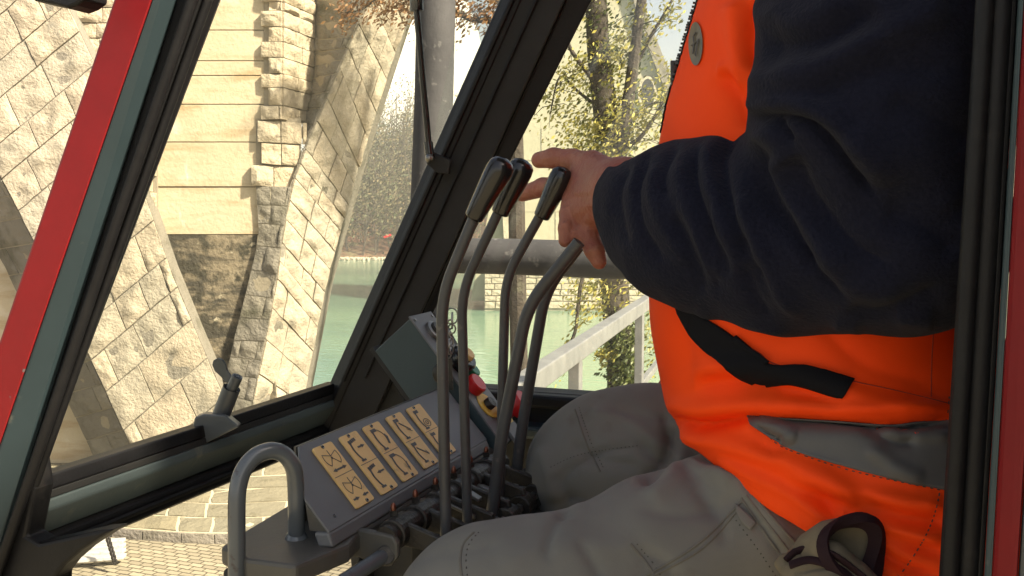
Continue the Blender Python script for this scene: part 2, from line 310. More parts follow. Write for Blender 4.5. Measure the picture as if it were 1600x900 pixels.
# quoins
rows = [-420+23.5*i for i in range(19)]+[17, 42, 65, 90, 115, 137, 165, 187]
mb = MB()
for i, k in enumerate(range(-420, 385, 24)):
    f = surf2([(60, k, 17.93), (60, k+24, 17.93)], [(244-(i % 2)*6, k, 17.93), (244-(i % 2)*6, k+24, 17.93)]); masonry(f, 1, 4, .016, .06, .05, 8, mb)
mb.build('quoins', M['rock'], br, smooth=True)
MB().prism([PR(60, 384, 17.97), PR(246, 384, 17.97), PR(246, -430, 17.97), PR(60, -430, 17.97)], FH*.1).build('quoin_core', M['mortar'], br)
mb = MB()
for i, (a, c) in enumerate(zip(rows, rows[1:])):
    x0 = 408 if i % 2 else 420
    f = surf2([(x0, a, 17.93), (x0, c, 17.93)], [(441, a, 17.9), (441, c, 17.9)]); masonry(f, 1, 1, .016, .07, .055, 8, mb)
    az = 330+(a-330)*17.9/19.2; cz = 330+(c-330)*17.9/19.2
    f = surf2([(441.5, a, 17.9), (441.5, c, 17.9)], [(491, az, 19.2), (491, cz, 19.2)]); masonry(f, 1, 2 if i % 2 else [2, 3], .016, .07, .055, 8, mb)
mb.build('quoins', M['rock'], br, smooth=True)
MB().loft([[PR(412, a, 17.98), PR(441, a, 17.96), PR(488, 330+(a-330)*17.98/19.3, 19.3), PR(470, a, 21), PR(400, a, 21)] for a in (186, -450)]).build('quoin_core', M['mortar'], br)
mb = MB()
for a, c, x0, x1 in ((188, 222, 402, 480), (223, 256, 408, 468), (257, 290, 392, 460)):
    f = surf2([(x0, a, 17.9), (x0, c, 17.9)], [(x1, a+4, 18.1), (x1, c+4, 18.1)]); masonry(f, 1, 2, .016, .08, .055, 8, mb)
mb.build('corbel_stones', M['rock'], br, smooth=True)
MB().loft([[PR(400, a, 17.98), PR(470, a, 18.1), PR(470, a, 20), PR(400, a, 20)] for a in (300, 185)]).build('corbel_core', M['mortar'], br)
# right rib
fa = surf2([(489, -90, 19.3), (489, 40, 19.3), (487, 130, 19.2), (470, 215, 18.8)], [(622, -90, 18.0), (560, 35, 18.0), (524, 120, 18.0), (480, 222, 18.0)])
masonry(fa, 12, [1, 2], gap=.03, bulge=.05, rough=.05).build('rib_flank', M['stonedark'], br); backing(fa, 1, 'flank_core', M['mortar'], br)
fb = surf2([(622, -90, 18), (560, 35, 18), (524, 120, 18), (480, 222, 18), (456, 290, 17.9), (441, 370, 17.8), (430, 450, 17.75), (408, 560, 17.7), (385, 680, 17.6)],
           [(645, -5, 19.2), (604, 120, 19.2), (567, 238, 19.2), (546, 312, 19.2), (529, 372, 19.1), (508, 448, 19.0), (493, 525, 19.0), (476, 612, 18.9), (458, 710, 18.8)])
masonry(fb, 20, [2, 3, 3], gap=.022, bulge=.07, rough=.05, n=9).build('arch_rib', M['stone'], br, smooth=True); backing(fb, .8, 'rib_core', M['stonedark'], br, n=24)
fq = surf2([(400, 290, 17.95), (405, 370, 17.95), (386, 450, 17.9), (366, 530, 17.85), (350, 600, 17.8), (335, 680, 17.75)],
           [(456, 292, 17.9), (441, 374, 17.8), (430, 458, 17.75), (415, 530, 17.72), (400, 612, 17.7), (385, 690, 17.6)])
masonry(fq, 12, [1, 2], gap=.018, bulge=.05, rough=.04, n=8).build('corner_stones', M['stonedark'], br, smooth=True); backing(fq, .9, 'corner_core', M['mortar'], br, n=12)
# apron at the foot: slabs with pale joints, a low kerb in front
def zq(px, r, z): 
    v = ray(px, 600); q = CAM+v*(r/v.dot(FH)); q.z = z; return q
fp = lambda s, t: zq(168+45*s+t*(345-40*s), 14.15+.35*(1-math.sin(math.pi*(t*.9+.05)))+s*3.2, .16+.45*s)
masonry(fp, 6, [4, 5], gap=.05, bulge=.02, rough=.012, n=4, jitter=.5).build('apron_slabs', M['apron'], br)
MB().loft([[fp(0, t)-Vector((0, 0, .004)), fp(1, t)-Vector((0, 0, .004)), fp(1, t)-Vector((0, 0, 1.2)), fp(0, t)-Vector((0, 0, .4))] for t in [i/12 for i in range(13)]]).build('apron_bed', M['apronjoint'], br)
fk = lambda s, t: fp(0, t)-FH*.03-Vector((0, 0, .17*s))
masonry(fk, 1, 6, gap=.02, bulge=.02, rough=.01, n=3).build('apron_kerb', M['stonedark'], br)
# ================================================================== far bridge across the river
fb_ = empty('far_bridge', PR(870, 485, 77), 'pale hazy bridge pier and arch across the river behind the ivy tree', 'bridge')
MB().prism([PR(735, 470, 79), PR(1125, 470, 79), PR(1120, 310, 79), PR(1075, 185, 79), PR(1035, 90, 79), PR(985, -60, 79), PR(950, -160, 79), PR(840, 120, 79), PR(770, 300, 79)], FH*8).build('pier_shaft', M['farconcrete'], fb_)
for yy in (250, 330, 380): MB().prism([PR(790, yy+.6, 78.96), PR(1110, yy+.6, 78.96), PR(1110, yy-.6, 78.96), PR(790, yy-.6, 78.96)], FH*.1).build('joint_line', M['farstone'], fb_)
for xx, y0, y1 in ((846, 200, 250), (905, 250, 330), (868, 330, 380), (960, 250, 330)): MB().prism([PR(xx, y1, 78.95), PR(xx+1.2, y1, 78.95), PR(xx+1.2, y0, 78.95), PR(xx, y0, 78.95)], FH*.1).build('joint_line', M['farstone'], fb_)
f = surf2([(757, 424, 77), (757, 482, 77)], [(1130, 424, 77), (1130, 482, 77)]); masonry(f, 6, [16, 18], gap=.08, bulge=.12, rough=.05, n=2).build('pier_base', M['farstone'], fb_)
MB().prism([PR(757, 500, 77.1), PR(1130, 500, 77.1), PR(1130, 424, 77.1), PR(757, 424, 77.1)], FH*6).build('base_core', M['farstone'], fb_)
MB().prism([PR(790, 424, 77.9), PR(815, 424, 77.9), PR(800, 330, 77.9), PR(785, 330, 77.9)], FH*2).build('buttress', M['farstone'], fb_)
# spandrel with the oval opening and a sloping parapet going up left
arc = []
A0 = [PR(985, -60, 78.4), PR(1010, 20, 78.4), PR(1037, 90, 78.4), PR(1066, 160, 78.4), PR(1118, 290, 78.4)]
A1 = [PR(972, -60, 78.4), PR(996, 22, 78.4), PR(1020, 92, 78.4), PR(1048, 162, 78.4), PR(1096, 292, 78.4)]
MB().loft([[a, b2, b2+FH*4, a+FH*4] for a, b2 in zip(A0, A1)]).build('parapet', M['stonedark'], fb_)
ov = MB(); n = 28
ring = [PR(1012+15*math.cos(2*math.pi*k/n), 146+27*math.sin(2*math.pi*k/n), 78.7) for k in range(n)]; ring2 = [PR(1012+11*math.cos(2*math.pi*k/n), 146+23*math.sin(2*math.pi*k/n), 78.7) for k in range(n)]
ov.loft([ring, ring2, [p+FH*.6 for p in ring2]], caps=False); ov.build('oval_rim', M['farstone'], fb_)
MB().prism(ring2, FH*.25).build('oval_opening', M['darkpaint'], fb_)
# abutment on the opposite bank
ab = empty('white_abutment', PR(650, 290, 212), 'white sunlit stone abutment high on the far bank left of the galvanised pipe', 'abutment')
MB().prism([PR(585, 290, 212), PR(690, 290, 212), PR(800, 290, 212), PR(745, 40, 212), PR(700, -80, 212), PR(640, -80, 212), PR(604, 60, 212)], FH*10).build('wall', M['white'], ab)
# ================================================================== far bank
def slope(name, pts_low, pts_high, m, n=26, rough=1.2):
    mb = MB(); vs = []; fs = []
    for i in range(n+1):
        a = Vector(interp(pts_low, i/n)); b2 = Vector(interp(pts_high, i/n))
        for j in range(13):
            q = a.lerp(b2, j/12); q.z += noise.noise(q*.13)*rough*min(1, j/3); vs.append(q)
    for i in range(n):
        for j in range(12): fs.append((i*13+j, (i+1)*13+j, (i+1)*13+j+1, i*13+j+1))
    mb.add(vs, fs); return tag(mb.build(name, m, smooth=True), kind='structure')
lowz = -3.2
slope('far_bank', [tuple(zq(-600, 165, lowz)), tuple(zq(300, 160, lowz)), tuple(zq(560, 158, lowz)), tuple(zq(900, 165, lowz)), tuple(zq(1900, 200, lowz))],
      [tuple(zq(-600, 230, 60)), tuple(zq(300, 215, 30)), tuple(zq(560, 210, 12)), tuple(zq(900, 230, 14)), tuple(zq(1900, 320, 40))], M['litter'])
def leafmesh(mb, C, size, rs=None):
    for c in C:
        u = Vector(rng.normal(size=3)).normalized(); v = u.orthogonal().normalized(); s_ = size*random.uniform(.6, 1.3)
        c = Vector(c); w2 = u.cross(v)
        mb.add([c-v*s_, c+w2*s_*.45, c+v*s_, c-w2*s_*.45], [(0, 1, 2, 3)], random.random())
# a wood of bare stems and soft green scrub on the slope: reads as one mass
mb = MB(); tw = MB()
for k in range(250):
    px = random.uniform(500, 830); r = random.uniform(160, 208); z0 = lowz+(r-160)*.30
    base = zq(px, r, z0); h = random.uniform(6, 14)*(1+(r-160)/60); ln = Vector((random.uniform(-.18, .18), 0, 1))
    tw.tube([base, base+ln*h*.5+Vector((random.uniform(-.6, .6), 0, 0)), base+ln*h], [.16, .1, .03], 5)
    for q in range(12):
        a = base+ln*h*random.uniform(.3, .95); e = a+Vector((random.uniform(-2.4, 2.4), random.uniform(-1, 1), random.uniform(.8, 3)))
        tw.tube([a, a.lerp(e, .5)+Vector((0, 0, -.2)), e], [.05, .035, .015], 4)
    c = base+ln*h*.55; nl = random.choice([40, 130, 260]); sp = random.uniform(1.6, 3.0)
    leafmesh(mb, rng.normal(size=(nl, 3))*np.array([sp, sp, h*.24])+np.array(c)+np.array([0, 0, h*.12]), .30)
for k in range(90):
    px = random.uniform(540, 800); r = random.uniform(192, 208); base = zq(px, r, 6+random.uniform(-2, 3)); h = random.uniform(11, 21)
    leafmesh(mb, rng.normal(size=(170, 3))*np.array([2.3, 2.3, h*.2])+np.array(base+Vector((0, 0, h*.62))), .36); tw.tube([base, base+Vector((random.uniform(-1, 1), 0, h))], [.15, .04], 4)
for k in range(190):
    px = random.choice([random.uniform(-500, 480), random.uniform(830, 2000)]); r = random.uniform(172, 215); base = zq(px, r, lowz+(r-160)*.32); h = random.uniform(9, 19)
    leafmesh(mb, rng.normal(size=(75, 3))*np.array([3, 3, h*.25])+np.array(base+Vector((0, 0, h*.55))), .62); tw.tube([base, base+Vector((random.uniform(-1, 1), 0, h))], [.2, .05], 4)
tag(mb.build('bank_scrub', M['farleaf']), 'misty green scrub and saplings covering the opposite river bank', 'scrub', kind='stuff')
tag(tw.build('bank_saplings', M['twig']), 'bare grey saplings standing in the scrub on the opposite bank', 'saplings', kind='stuff')
mb = MB()
for k in range(260): mb.ball(zq(random.uniform(470, 620), 157.5+random.uniform(-.5, 1), -3.0+random.uniform(0, .25)), (random.uniform(.2, .7), .4, random.uniform(.15, .4)), 6, random.random())
tag(mb.build('shore_stones', M['farstone']), 'line of pale stones along the far waterline', 'stones', kind='stuff')
rl = MB(); rl.tube([PR(600, 371, 156), PR(611, 367, 156)], .18, 6); tag(rl.build('red_log', M['redplastic']), 'small red beam lying on the brown slope of the far bank', 'beam')
# ================================================================== trees on the quay edge
def limb(mb, pts, r0, r1, n=9):
    p = smoothpath(pts, 5); mb.tube(p, [r0+(r1-r0)*(i/(len(p)-1))**.8 for i in range(len(p))], n); return p
def twigs(mb, path, k, ln, r=.012, drop=.2):
    ends = []
    for _ in range(k):
        a = random.choice(path[len(path)//4:]); dv = Vector(rng.normal(size=3)).normalized(); dv.z = dv.z*.6-drop*.3
        b2 = a+dv*ln*random.uniform(.4, 1); m_ = a.lerp(b2, .5)+Vector((0, 0, ln*.08)); mb.tube([a, m_, b2], [r, r*.7, r*.35], 4); ends += [m_, b2, a.lerp(m_, .5), b2]
    return ends
tr = empty('ivy_tree', PR(960, 705, 20), 'slender tree wrapped in yellow-green ivy standing behind the galvanised railing', 'tree')
mt = MB(); X = 19.8
trunk = limb(mt, [PR(962, 720, X), PR(972, 600, X), PR(962, 470, X), PR(955, 330, X), PR(948, 200, X), PR(936, 90, X), PR(930, -20, X), PR(920, -160, X)], .34, .2, 12)
l2 = limb(mt, [PR(958, 300, X), PR(975, 200, X-.2), PR(987, 120, X-.2), PR(997, 40, X-.3), PR(1012, -60, X-.4)], .16, .09)
l3 = limb(mt, [PR(950, 150, X), PR(915, 110, X-.2), PR(885, 60, X-.4), PR(880, -20, X-.4)], .06, .03)
l4 = limb(mt, [PR(952, 175, X), PR(925, 160, X+.1), PR(900, 140, X+.2), PR(875, 120, X+.2), PR(862, 165, X)], .05, .015)
l5 = limb(mt, [PR(958, 240, X), PR(1000, 215, X-.3), PR(1030, 170, X-.4), PR(1055, 120, X-.4)], .06, .02)
l6 = limb(mt, [PR(985, 120, X), PR(1015, 60, X), PR(1045, 10, X), PR(1070, -40, X)], .05, .02)
l7 = limb(mt, [PR(962, 330, X), PR(915, 420, X-.5), PR(903, 480, X-.6), PR(898, 520, X-.6), PR(868, 590, X-.6)], .05, .03)
ends = []
for p, k in ((trunk, 30), (l2, 20), (l3, 16), (l4, 16), (l5, 22), (l6, 18)): ends += twigs(mt, p, k, 1.0)
t7 = twigs(mt, l7, 12, .5, .008)
mt.build('trunk', M['bark'], tr, smooth=True)
def along(pts, sp, n):
    out = []
    for _ in range(n):
        k = random.uniform(0, len(pts)-1.001); i = int(k); q = Vector(pts[i]).lerp(Vector(pts[i+1]), k-i); out.append(np.array(q)+rng.normal(size=3)*sp)
    return out
def clumps(cs, n, sp): return [np.array(c)+rng.normal(size=3)*sp for c in cs for _ in range(n)]
lm = MB()
leafmesh(lm, clumps(ends, 5, .11), .055)
cc = [PR(random.gauss(950, 34), random.uniform(60, 275), X+random.uniform(-.6, .5)) for _ in range(100)]
leafmesh(lm, clumps(cc, 22, .12), .055)
leafmesh(lm, clumps([PR(random.gauss(925, 22), random.uniform(190, 240), X-.3) for _ in range(26)], 16, .1), .055)
leafmesh(lm, clumps(t7, 7, .09), .055)
leafmesh(lm, clumps([PR(random.gauss(950, 28), random.uniform(435, 490), X-.2) for _ in range(26)], 18, .12), .06)
lm.build('crown', M['ivy'], tr)
lm = MB(); leafmesh(lm, along([PR(970, 500, X-.3), PR(975, 560, X-.35), PR(978, 640, X-.3)], .19, 2600), .06)
leafmesh(lm, along([PR(958, 300, X), PR(952, 200, X), PR(940, 80, X), PR(930, -40, X)], .20, 1500), .055)
leafmesh(lm, along([PR(975, 260, X), PR(987, 120, X), PR(1000, 20, X)], .13, 600), .05)
lm.build('ivy', M['ivydark'], tr)
lm = MB(); leafmesh(lm, clumps([PR(random.gauss(948, 12), random.gauss(555, 9), X-.5) for _ in range(9)], 16, .06), .06); leafmesh(lm, clumps([PR(random.gauss(1018, 6), random.uniform(480, 600), X) for _ in range(14)], 14, .1), .05)
lm.build('yellow_sprays', M['ivy'], tr)
t2 = empty('brown_leaved_tree', PR(800, 700, 17), 'tree with withered brown leaves reaching over the river beside the steel pipe', 'tree')
mt = MB(); X = 17
tk = limb(mt, [PR(815, 760, X), PR(810, 500, X), PR(806, 250, X), PR(800, 60, X), PR(802, -150, X)], .17, .13)
b1 = limb(mt, [PR(802, 70, X), PR(770, 35, X), PR(735, 30, X), PR(700, 10, X), PR(650, -20, X)], .07, .03)
b2_ = limb(mt, [PR(800, 20, X), PR(760, -10, X), PR(700, -30, X), PR(620, -40, X), PR(560, -10, X)], .07, .02)
b3 = limb(mt, [PR(620, -40, X), PR(590, -5, X), PR(565, 15, X), PR(532, 20, X)], .02, .008)
e = twigs(mt, b1, 26, .6, .01)+twigs(mt, b2_, 34, .9, .01)+twigs(mt, b3, 10, .4, .007)
mt.build('trunk', M['bark'], t2, smooth=True)
lm = MB(); leafmesh(lm, clumps(e, 9, .12), .05); leafmesh(lm, clumps([PR(random.gauss(625, 16), random.gauss(12, 16), X) for _ in range(36)], 14, .12), .045)
lm.build('crown', M['brownleaf'], t2)
# ================================================================== railing, walkway, pipes, bits on the quay
rg = empty('galvanised_railing', PR(905, 800, 4.5), 'galvanised square-tube handrail rising to the right between cab and river', 'railing')
c = .6
def railpt(px, py): return PZ(px, py, CAM.z-c)
a = railpt(740, 635.3); b2 = railpt(1100, 406); 
d_ = (b2-a).normalized(); a = a-d_*.3; side = d_.cross(Vector((0, 0, 1)))
MB().prism([a-side*.035, a+side*.035, a+side*.035-Vector((0, 0, .085)), a-side*.035-Vector((0, 0, .085))], b2-a).build('top_rail', M['galv'], rg, bevel=.006)
for px, py in ((905, 536), (1005, 472), (700, 700)):
    q = railpt(px, py-2); q = a+d_*((q-a).dot(d_))
    MB().box(q-Vector((0, 0, .087+.6)), (.055, .055, 1.2)).build('post', M['galv'], rg, bevel=.005)
lo = Vector((0, 0, -.56))
MB().prism([a+lo-side*.02, a+lo+side*.02, a+lo+side*.02-Vector((0, 0, .05)), a+lo-side*.02-Vector((0, 0, .05))], b2-a).build('lower_rail', M['galv'], rg, bevel=.004)
pf = empty('steel_walkway', Vector((a.x, a.y, 3.0)), 'steel grating walkway under the galvanised railing', 'walkway')
q0 = a-d_*.5; q1 = a+d_*3.6
for k in range(9):
    o_ = side*(-.05+k*.11); MB().prism([Vector((0, 0, 3.72))+o_+Vector((q0.x, q0.y, 0)), Vector((0, 0, 3.72))+o_+side*.02+Vector((q0.x, q0.y, 0)), Vector((0, 0, 3.68))+o_+side*.02+Vector((q0.x, q0.y, 0)), Vector((0, 0, 3.68))+o_+Vector((q0.x, q0.y, 0))], (q1-q0).xy.to_3d()).build('grating_bar', M['galv'], pf)
for t in (0.1, .9):
    q = q0.lerp(q1, t); MB().box((q.x, q.y, 3.6), (.12, 1.0, .14)).build('joist', M['galv'], pf); MB().box((q.x, q.y, 1.77), (.12, .12, 3.53)).build('support', M['galv'], pf)
pg = empty('steel_pipe_frame', PR(680, 980, 3.4), 'thick weathered galvanised pipes, one upright and one level, just outside the cab', 'pipe frame')
MB().tube([PR(684, -120, 3.4), PR(678, 150, 3.4), PR(668, 400, 3.4), PR(660, 1700, 3.4)], .068, 28).build('upright_pipe', M['galvpipe'], pg, smooth=True)
MB().tube([PR(640, 398, 3.42), PR(800, 401, 3.3), PR(1000, 408, 3.15), PR(1250, 414, 2.95)], .062, 28).build('level_pipe', M['galvpipe'], pg, smooth=True)
M['board'] = mat('white boards', (.34, .335, .31), .5, dirt=(.2, .19, .16), dscale=20)
bn = empty('white_planks', PZ(140, 885, 0), 'stack of white slatted boards on the paving at the lower left', 'boards')
for k in range(4):
    p0 = zq(75-2*k, 13.0+.16*k, .1+.02*k); p1 = zq(183, 13.2+.16*k, .1+.02*k)
    MB().prism([p0, p1, p1+FH*.13, p0+FH*.13], (0, 0, .05)).build('board', M['board'], bn, bevel=.006)
ch = empty('steel_chain', PZ(168, 880, 0), 'steel chain hanging beside the white boards', 'chain')
p0 = zq(160, 12.9, .52); p1 = zq(170, 12.9, .18)
mb = MB()
for k in range(12):
    c_ = p0.lerp(p1, k/11); n_ = 12; ax = (RT if k % 2 else FH); rg_ = [c_+ax*math.cos(2*math.pi*i/n_)*.028+Vector((0, 0, math.sin(2*math.pi*i/n_)*.042)) for i in range(n_+1)]
    mb.tube(rg_, .011, 6)
mb.build('links', M['greasy'], ch, smooth=True)
mb = MB(); mb.tube([p0+Vector((0, 0, .9)), p0], .012, 8); mb.build('hanger', M['steel'], ch)
# haze
if True:
    hz = MB().box((0, 400, 42.5), (2600, 2600, 96)).build('haze', None); tag(hz, kind='stuff', label='thin pale river haze filling the air', cat='haze')
    m = bpy.data.materials.new('haze'); m.use_nodes = True; N = m.node_tree.nodes; L = m.node_tree.links
    for n_ in list(N):
        if n_.type == 'BSDF_PRINCIPLED': N.remove(n_)
    v = N.new('ShaderNodeVolumePrincipled'); v.inputs['Color'].default_value = (.95, .95, .9, 1); v.inputs['Density'].default_value = .0010; v.inputs['Anisotropy'].default_value = 0.0
    L.new(v.outputs[0], N['Material Output'].inputs['Volume']); hz.data.materials.append(m)
    hz.display_type = 'WIRE'
# ================================================================== the crane cab (axis aligned: x = backward, y = away, z = up)
cab = empty('crane_cab', (0.1, 1.2, 3.7), 'red and blue-grey crane cab with black rubber seals, seen through its open side doorway', 'crane cab')
def linepts(top, bot, ext0=.25, ext1=.25):
    a = P(*top); b2 = P(*bot); v = b2-a; return a-v*ext0, b2+v*ext1
def prismlines(lines, name, m, bevel=.002, parent=None, e0=.25, e1=.25):
    L_ = [linepts(t, b2, e0, e1) for t, b2 in lines]
    return MB().loft([[p[0] for p in L_], [p[1] for p in L_]]).build(name, m, parent or cab, bevel=bevel)
# near front pillar
prismlines([((178, 0, .80), (-3, 540, .80)), ((238, 0, .80), (0, 695, .80)), ((232, 0, .845), (-8, 695, .845)), ((190, 0, .845), (10, 540, .845))], 'front_pillar_skin', M['red'], .003)
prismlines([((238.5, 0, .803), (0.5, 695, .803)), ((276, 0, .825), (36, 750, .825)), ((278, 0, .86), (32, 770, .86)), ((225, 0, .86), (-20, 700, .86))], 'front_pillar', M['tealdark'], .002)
prismlines([((276.5, 0, .826), (36.5, 750, .826)), ((300, 0, .823), (42, 765, .823)), ((322, 0, .835), (50, 765, .835)), ((343, 0, .852), (56, 765, .852)), ((345, 0, .89), (56, 765, .89)), ((282, 0, .89), (30, 765, .89))], 'door_seal', M['rubber'], .003)
mbx = MB(); a = linepts((300, 0, .822), (40, 765, .822)); mbx.tube(a, .006, 10); a = linepts((325, 0, .835), (52, 765, .835)); mbx.tube(a, .005, 10); mbx.build('seal_lip', M['rubber'], cab, smooth=True)
# black corner where pillar seal meets the sill
cor = [P(p[0], p[1], .83) for p in ((-60, 640), (36, 640), (54, 765), (40, 838), (60, 850), (150, 830), (176, 828), (150, 845), (124, 862), (100, 883), (84, 903), (80, 1000), (-60, 1000))]
MB().prism(cor, (0, .03, 0)).build('seal_corner', M['rubber'], cab, bevel=.004)
# windscreen sill: profile swept along the cab's width
def prof(pts, y0, y1, name, m, bevel=.0025, d=.86):
    pp = [P(p[0], p[1], d) for p in pts]; return MB().prism([Vector((p.x, y0, p.z)) for p in pp], (0, y1-y0, 0)).build(name, m, cab, bevel=bevel)
prof([(60, 747), (64, 771), (20, 775), (20, 750)], .86, 1.58, 'sill_rubber', M['rubber'])
prof([(64, 771), (66, 783), (20, 783), (20, 775.5)], .86, 1.57, 'sill_trim', M['darkpaint'], .001)
prof([(67, 783.5), (70, 800), (48, 842), (15, 842), (15, 783.5)], .855, 1.60, 'windscreen_sill', M['teallitdust'])
prof([(48, 842.5), (56, 850), (58, 880), (40, 889), (10, 889), (10, 842.5)], .852, 1.58, 'lower_seal', M['rubber'], .004)
prof([(60, 857), (63, 862), (62, 868), (56, 868)], .852, 1.58, 'seal_ridge', M['rubber'], .001)
# far front pillar, with seal strip and dark return
prismlines([((806, 0, 1.533), (540, 598, 1.533)), ((882, 0, 1.53), (612, 590, 1.53)), ((886, 0, 1.60), (616, 590, 1.60)), ((816, 0, 1.60), (548, 598, 1.60))], 'far_pillar', M['pillar'], .003)
prismlines([((781, 0, 1.545), (519, 590, 1.545)), ((797, 0, 1.525), (533, 598, 1.525)), ((815, 0, 1.53), (547, 598, 1.53)), ((815, 0, 1.6), (547, 598, 1.6)), ((786, 0, 1.6), (524, 590, 1.6))], 'far_seal', M['rubber'], .003)
prismlines([((883, 0, 1.545), (613, 590, 1.545)), ((925, 0, 1.56), (655, 532, 1.56)), ((925, 0, 1.6), (655, 532, 1.6)), ((883, 0, 1.6), (613, 590, 1.6))], 'far_return', M['rubber'], .003, e1=.12)
mbx = MB(); mbx.tube(linepts((800, 0, 1.525), (536, 594, 1.525), .25, 0), .005, 8); mbx.tube(linepts((838, 0, 1.528), (570, 590, 1.528), .25, 0), .003, 8); mbx.build('far_lip', M['rubber'], cab, smooth=True)
# rounded corner piece at far lower corner
MB().prism([P(p[0], p[1], 1.55) for p in ((515, 597), (526, 588), (540, 560), (600, 560), (640, 640), (640, 760), (560, 760), (545, 650), (538, 622), (515, 606))], (0, .04, 0)).build('corner_gusset', M['darkpaint'], cab, bevel=.004)
# far side wall below the window, sill and rail
zs = P(832, 612, 1.62).z; x0 = P(575, 620, 1.62).x
MB().prism([(x0, 1.62, zs), (1.1, 1.62, zs), (1.1, 1.62, 3.55), (x0-.05, 1.62, 3.55)], (0, .05, 0)).build('far_wall', M['darkpaint'], cab, bevel=.003)
MB().box(((x0+1.1)/2, 1.605, zs-.012), (1.1-x0, .03, .024)).build('far_sill', M['rubber'], cab, bevel=.006)
MB().box(((x0+1.1)/2, 1.595, zs-.065), (1.1-x0, .05, .022)).build('far_rail', M['teal'], cab, bevel=.006)
MB().prism([P(655, 500, 1.60), P(668, 470, 1.60), P(760, 640, 1.60), P(600, 640, 1.6)], (0, .03, 0)).build('far_corner', M['darkpaint'], cab, bevel=.003)
# kick panel below the windscreen on the far half, floor, roof, rear wall
pl = P(60, 885, .86)
MB().prism([(pl.x-.01, 1.57, pl.z+.01), (pl.x-.01, 1.62, pl.z+.01), (pl.x+.1, 1.62, 3.55), (pl.x+.1, 1.57, 3.55)], (.02, 0, 0)).build('kick_panel', M['darkpaint'], cab, bevel=.003)
MB().box((.35, 1.235, 3.55), (1.5, .87, .04)).build('floor', M['darkpaint'], cab)
MB().box((.32, 1.23, 6.02), (1.95, .95, .06)).build('roof', M['red'], cab, bevel=.02)
MB().box((.32, 1.23, 5.975), (1.88, .86, .02)).build('headliner', M['darkpaint'], cab)
rx = P(1500, 450, .84).x
MB().box((rx+.62, 1.23, 4.77), (.04, .9, 2.45)).build('rear_wall', M['darkpaint'], cab, bevel=.004)
# rear door pillar on the right: seal, painted edge, red skin
prismlines([((1524, 0, .842), (1467, 900, .842)), ((1536, 0, .828), (1479, 900, .828)), ((1548, 0, .832), (1492, 900, .832)), ((1590, 0, .828), (1537, 900, .828)), ((1590, 0, .87), (1537, 900, .87)), ((1530, 0, .87), (1475, 900, .87))], 'rear_seal', M['rubber'], .003)
mbx = MB(); mbx.tube(linepts((1540, 0, .829), (1484, 900, .829)), .007, 10); mbx.tube(linepts((1565, 0, .832), (1512, 900, .832)), .008, 10); mbx.build('rear_lip', M['rubber'], cab, smooth=True)
prismlines([((1590.5, 0, .822), (1537.5, 900, .822)), ((1600, 0, .818), (1550, 900, .818)), ((1600, 0, .87), (1550, 900, .87)), ((1590.5, 0, .87), (1537.5, 900, .87))], 'rear_pillar_edge', M['teal'], .002)
prismlines([((1600.5, 0, .815), (1550.5, 900, .815)), ((1646, 0, .80), (1590, 900, .80)), ((1646, 0, .84), (1590, 900, .84)), ((1600.5, 0, .84), (1550.5, 900, .84))], 'rear_pillar_skin', M['red'], .004)
prismlines([((1647, 0, .803), (1591, 900, .803)), ((1900, 0, .803), (1850, 900, .803)), ((1900, 0, .84), (1850, 900, .84)), ((1647, 0, .84), (1591, 900, .84))], 'rear_side_panel', M['greypaint'], .004)
bz = P(1900, 450, .82).x
MB().box(((bz+rx+.64)/2-.05, .83, 4.77), (rx+.64-bz+.1, .03, 2.45)).build('side_panel', M['red'], cab, bevel=.004)
# unseen door behind the camera's right shoulder, added solid to block the sun
dx = rx+.46
MB().box((dx, .34, 4.25), (.035, .90, 1.35)).build('sun_block_door', M['greypaint'], cab, bevel=.01)
MB().box((dx+.001, .34, 5.42), (.030, .90, .98)).build('sun_block_door_upper', M['teallitdust'], cab, bevel=.008)
# glass panes
def pane(pts, th=.004):
    v = (Vector(pts[1])-Vector(pts[0])).cross(Vector(pts[3])-Vector(pts[0])).normalized()*th
    o = MB().prism(pts, v).build('pane', M['glass'], cab); return o
T0, B0 = P(330, 0, .875), P(50, 760, .875); T0 = T0+(T0-B0)*.25
T1, B1 = T0.copy(), B0.copy(); T1.y = B1.y = 1.555
pane([B0, B1, T1, T0])
pane([(x0+.02, 1.64, zs), (1.05, 1.64, zs), (1.05, 1.64, 5.95), (P(920, 0, 1.62).x-.1, 1.64, 5.95)])
# black bracket peeking in at the top left
mbk = empty('mirror_arm', P(90, -10, .7), 'black corner of an outside mirror at the top left of the picture', 'mirror')
MB().prism([P(40, -10, .72), P(52, 1, .72), (P(82, 7, .72)), P(105, 13, .72), P(118, 8, .72), P(132, -2, .72), P(135, -60, .72), P(30, -60, .72)], (0, .03, 0)).build('housing', M['rubber'], mbk, bevel=.003)
# slewing base under the cab
sb = empty('slewing_base', (.5, 1.2, 0), 'dark steel pedestal carrying the cab', 'pedestal')
MB().box((.62, 1.25, 3.35), (.9, .7, .3)).build('frame', M['darkpaint'], sb, bevel=.02); MB().tube([(.7, 1.3, 0), (.7, 1.3, 3.2)], .35, 24).build('column', M['darkpaint'], sb, smooth=True)
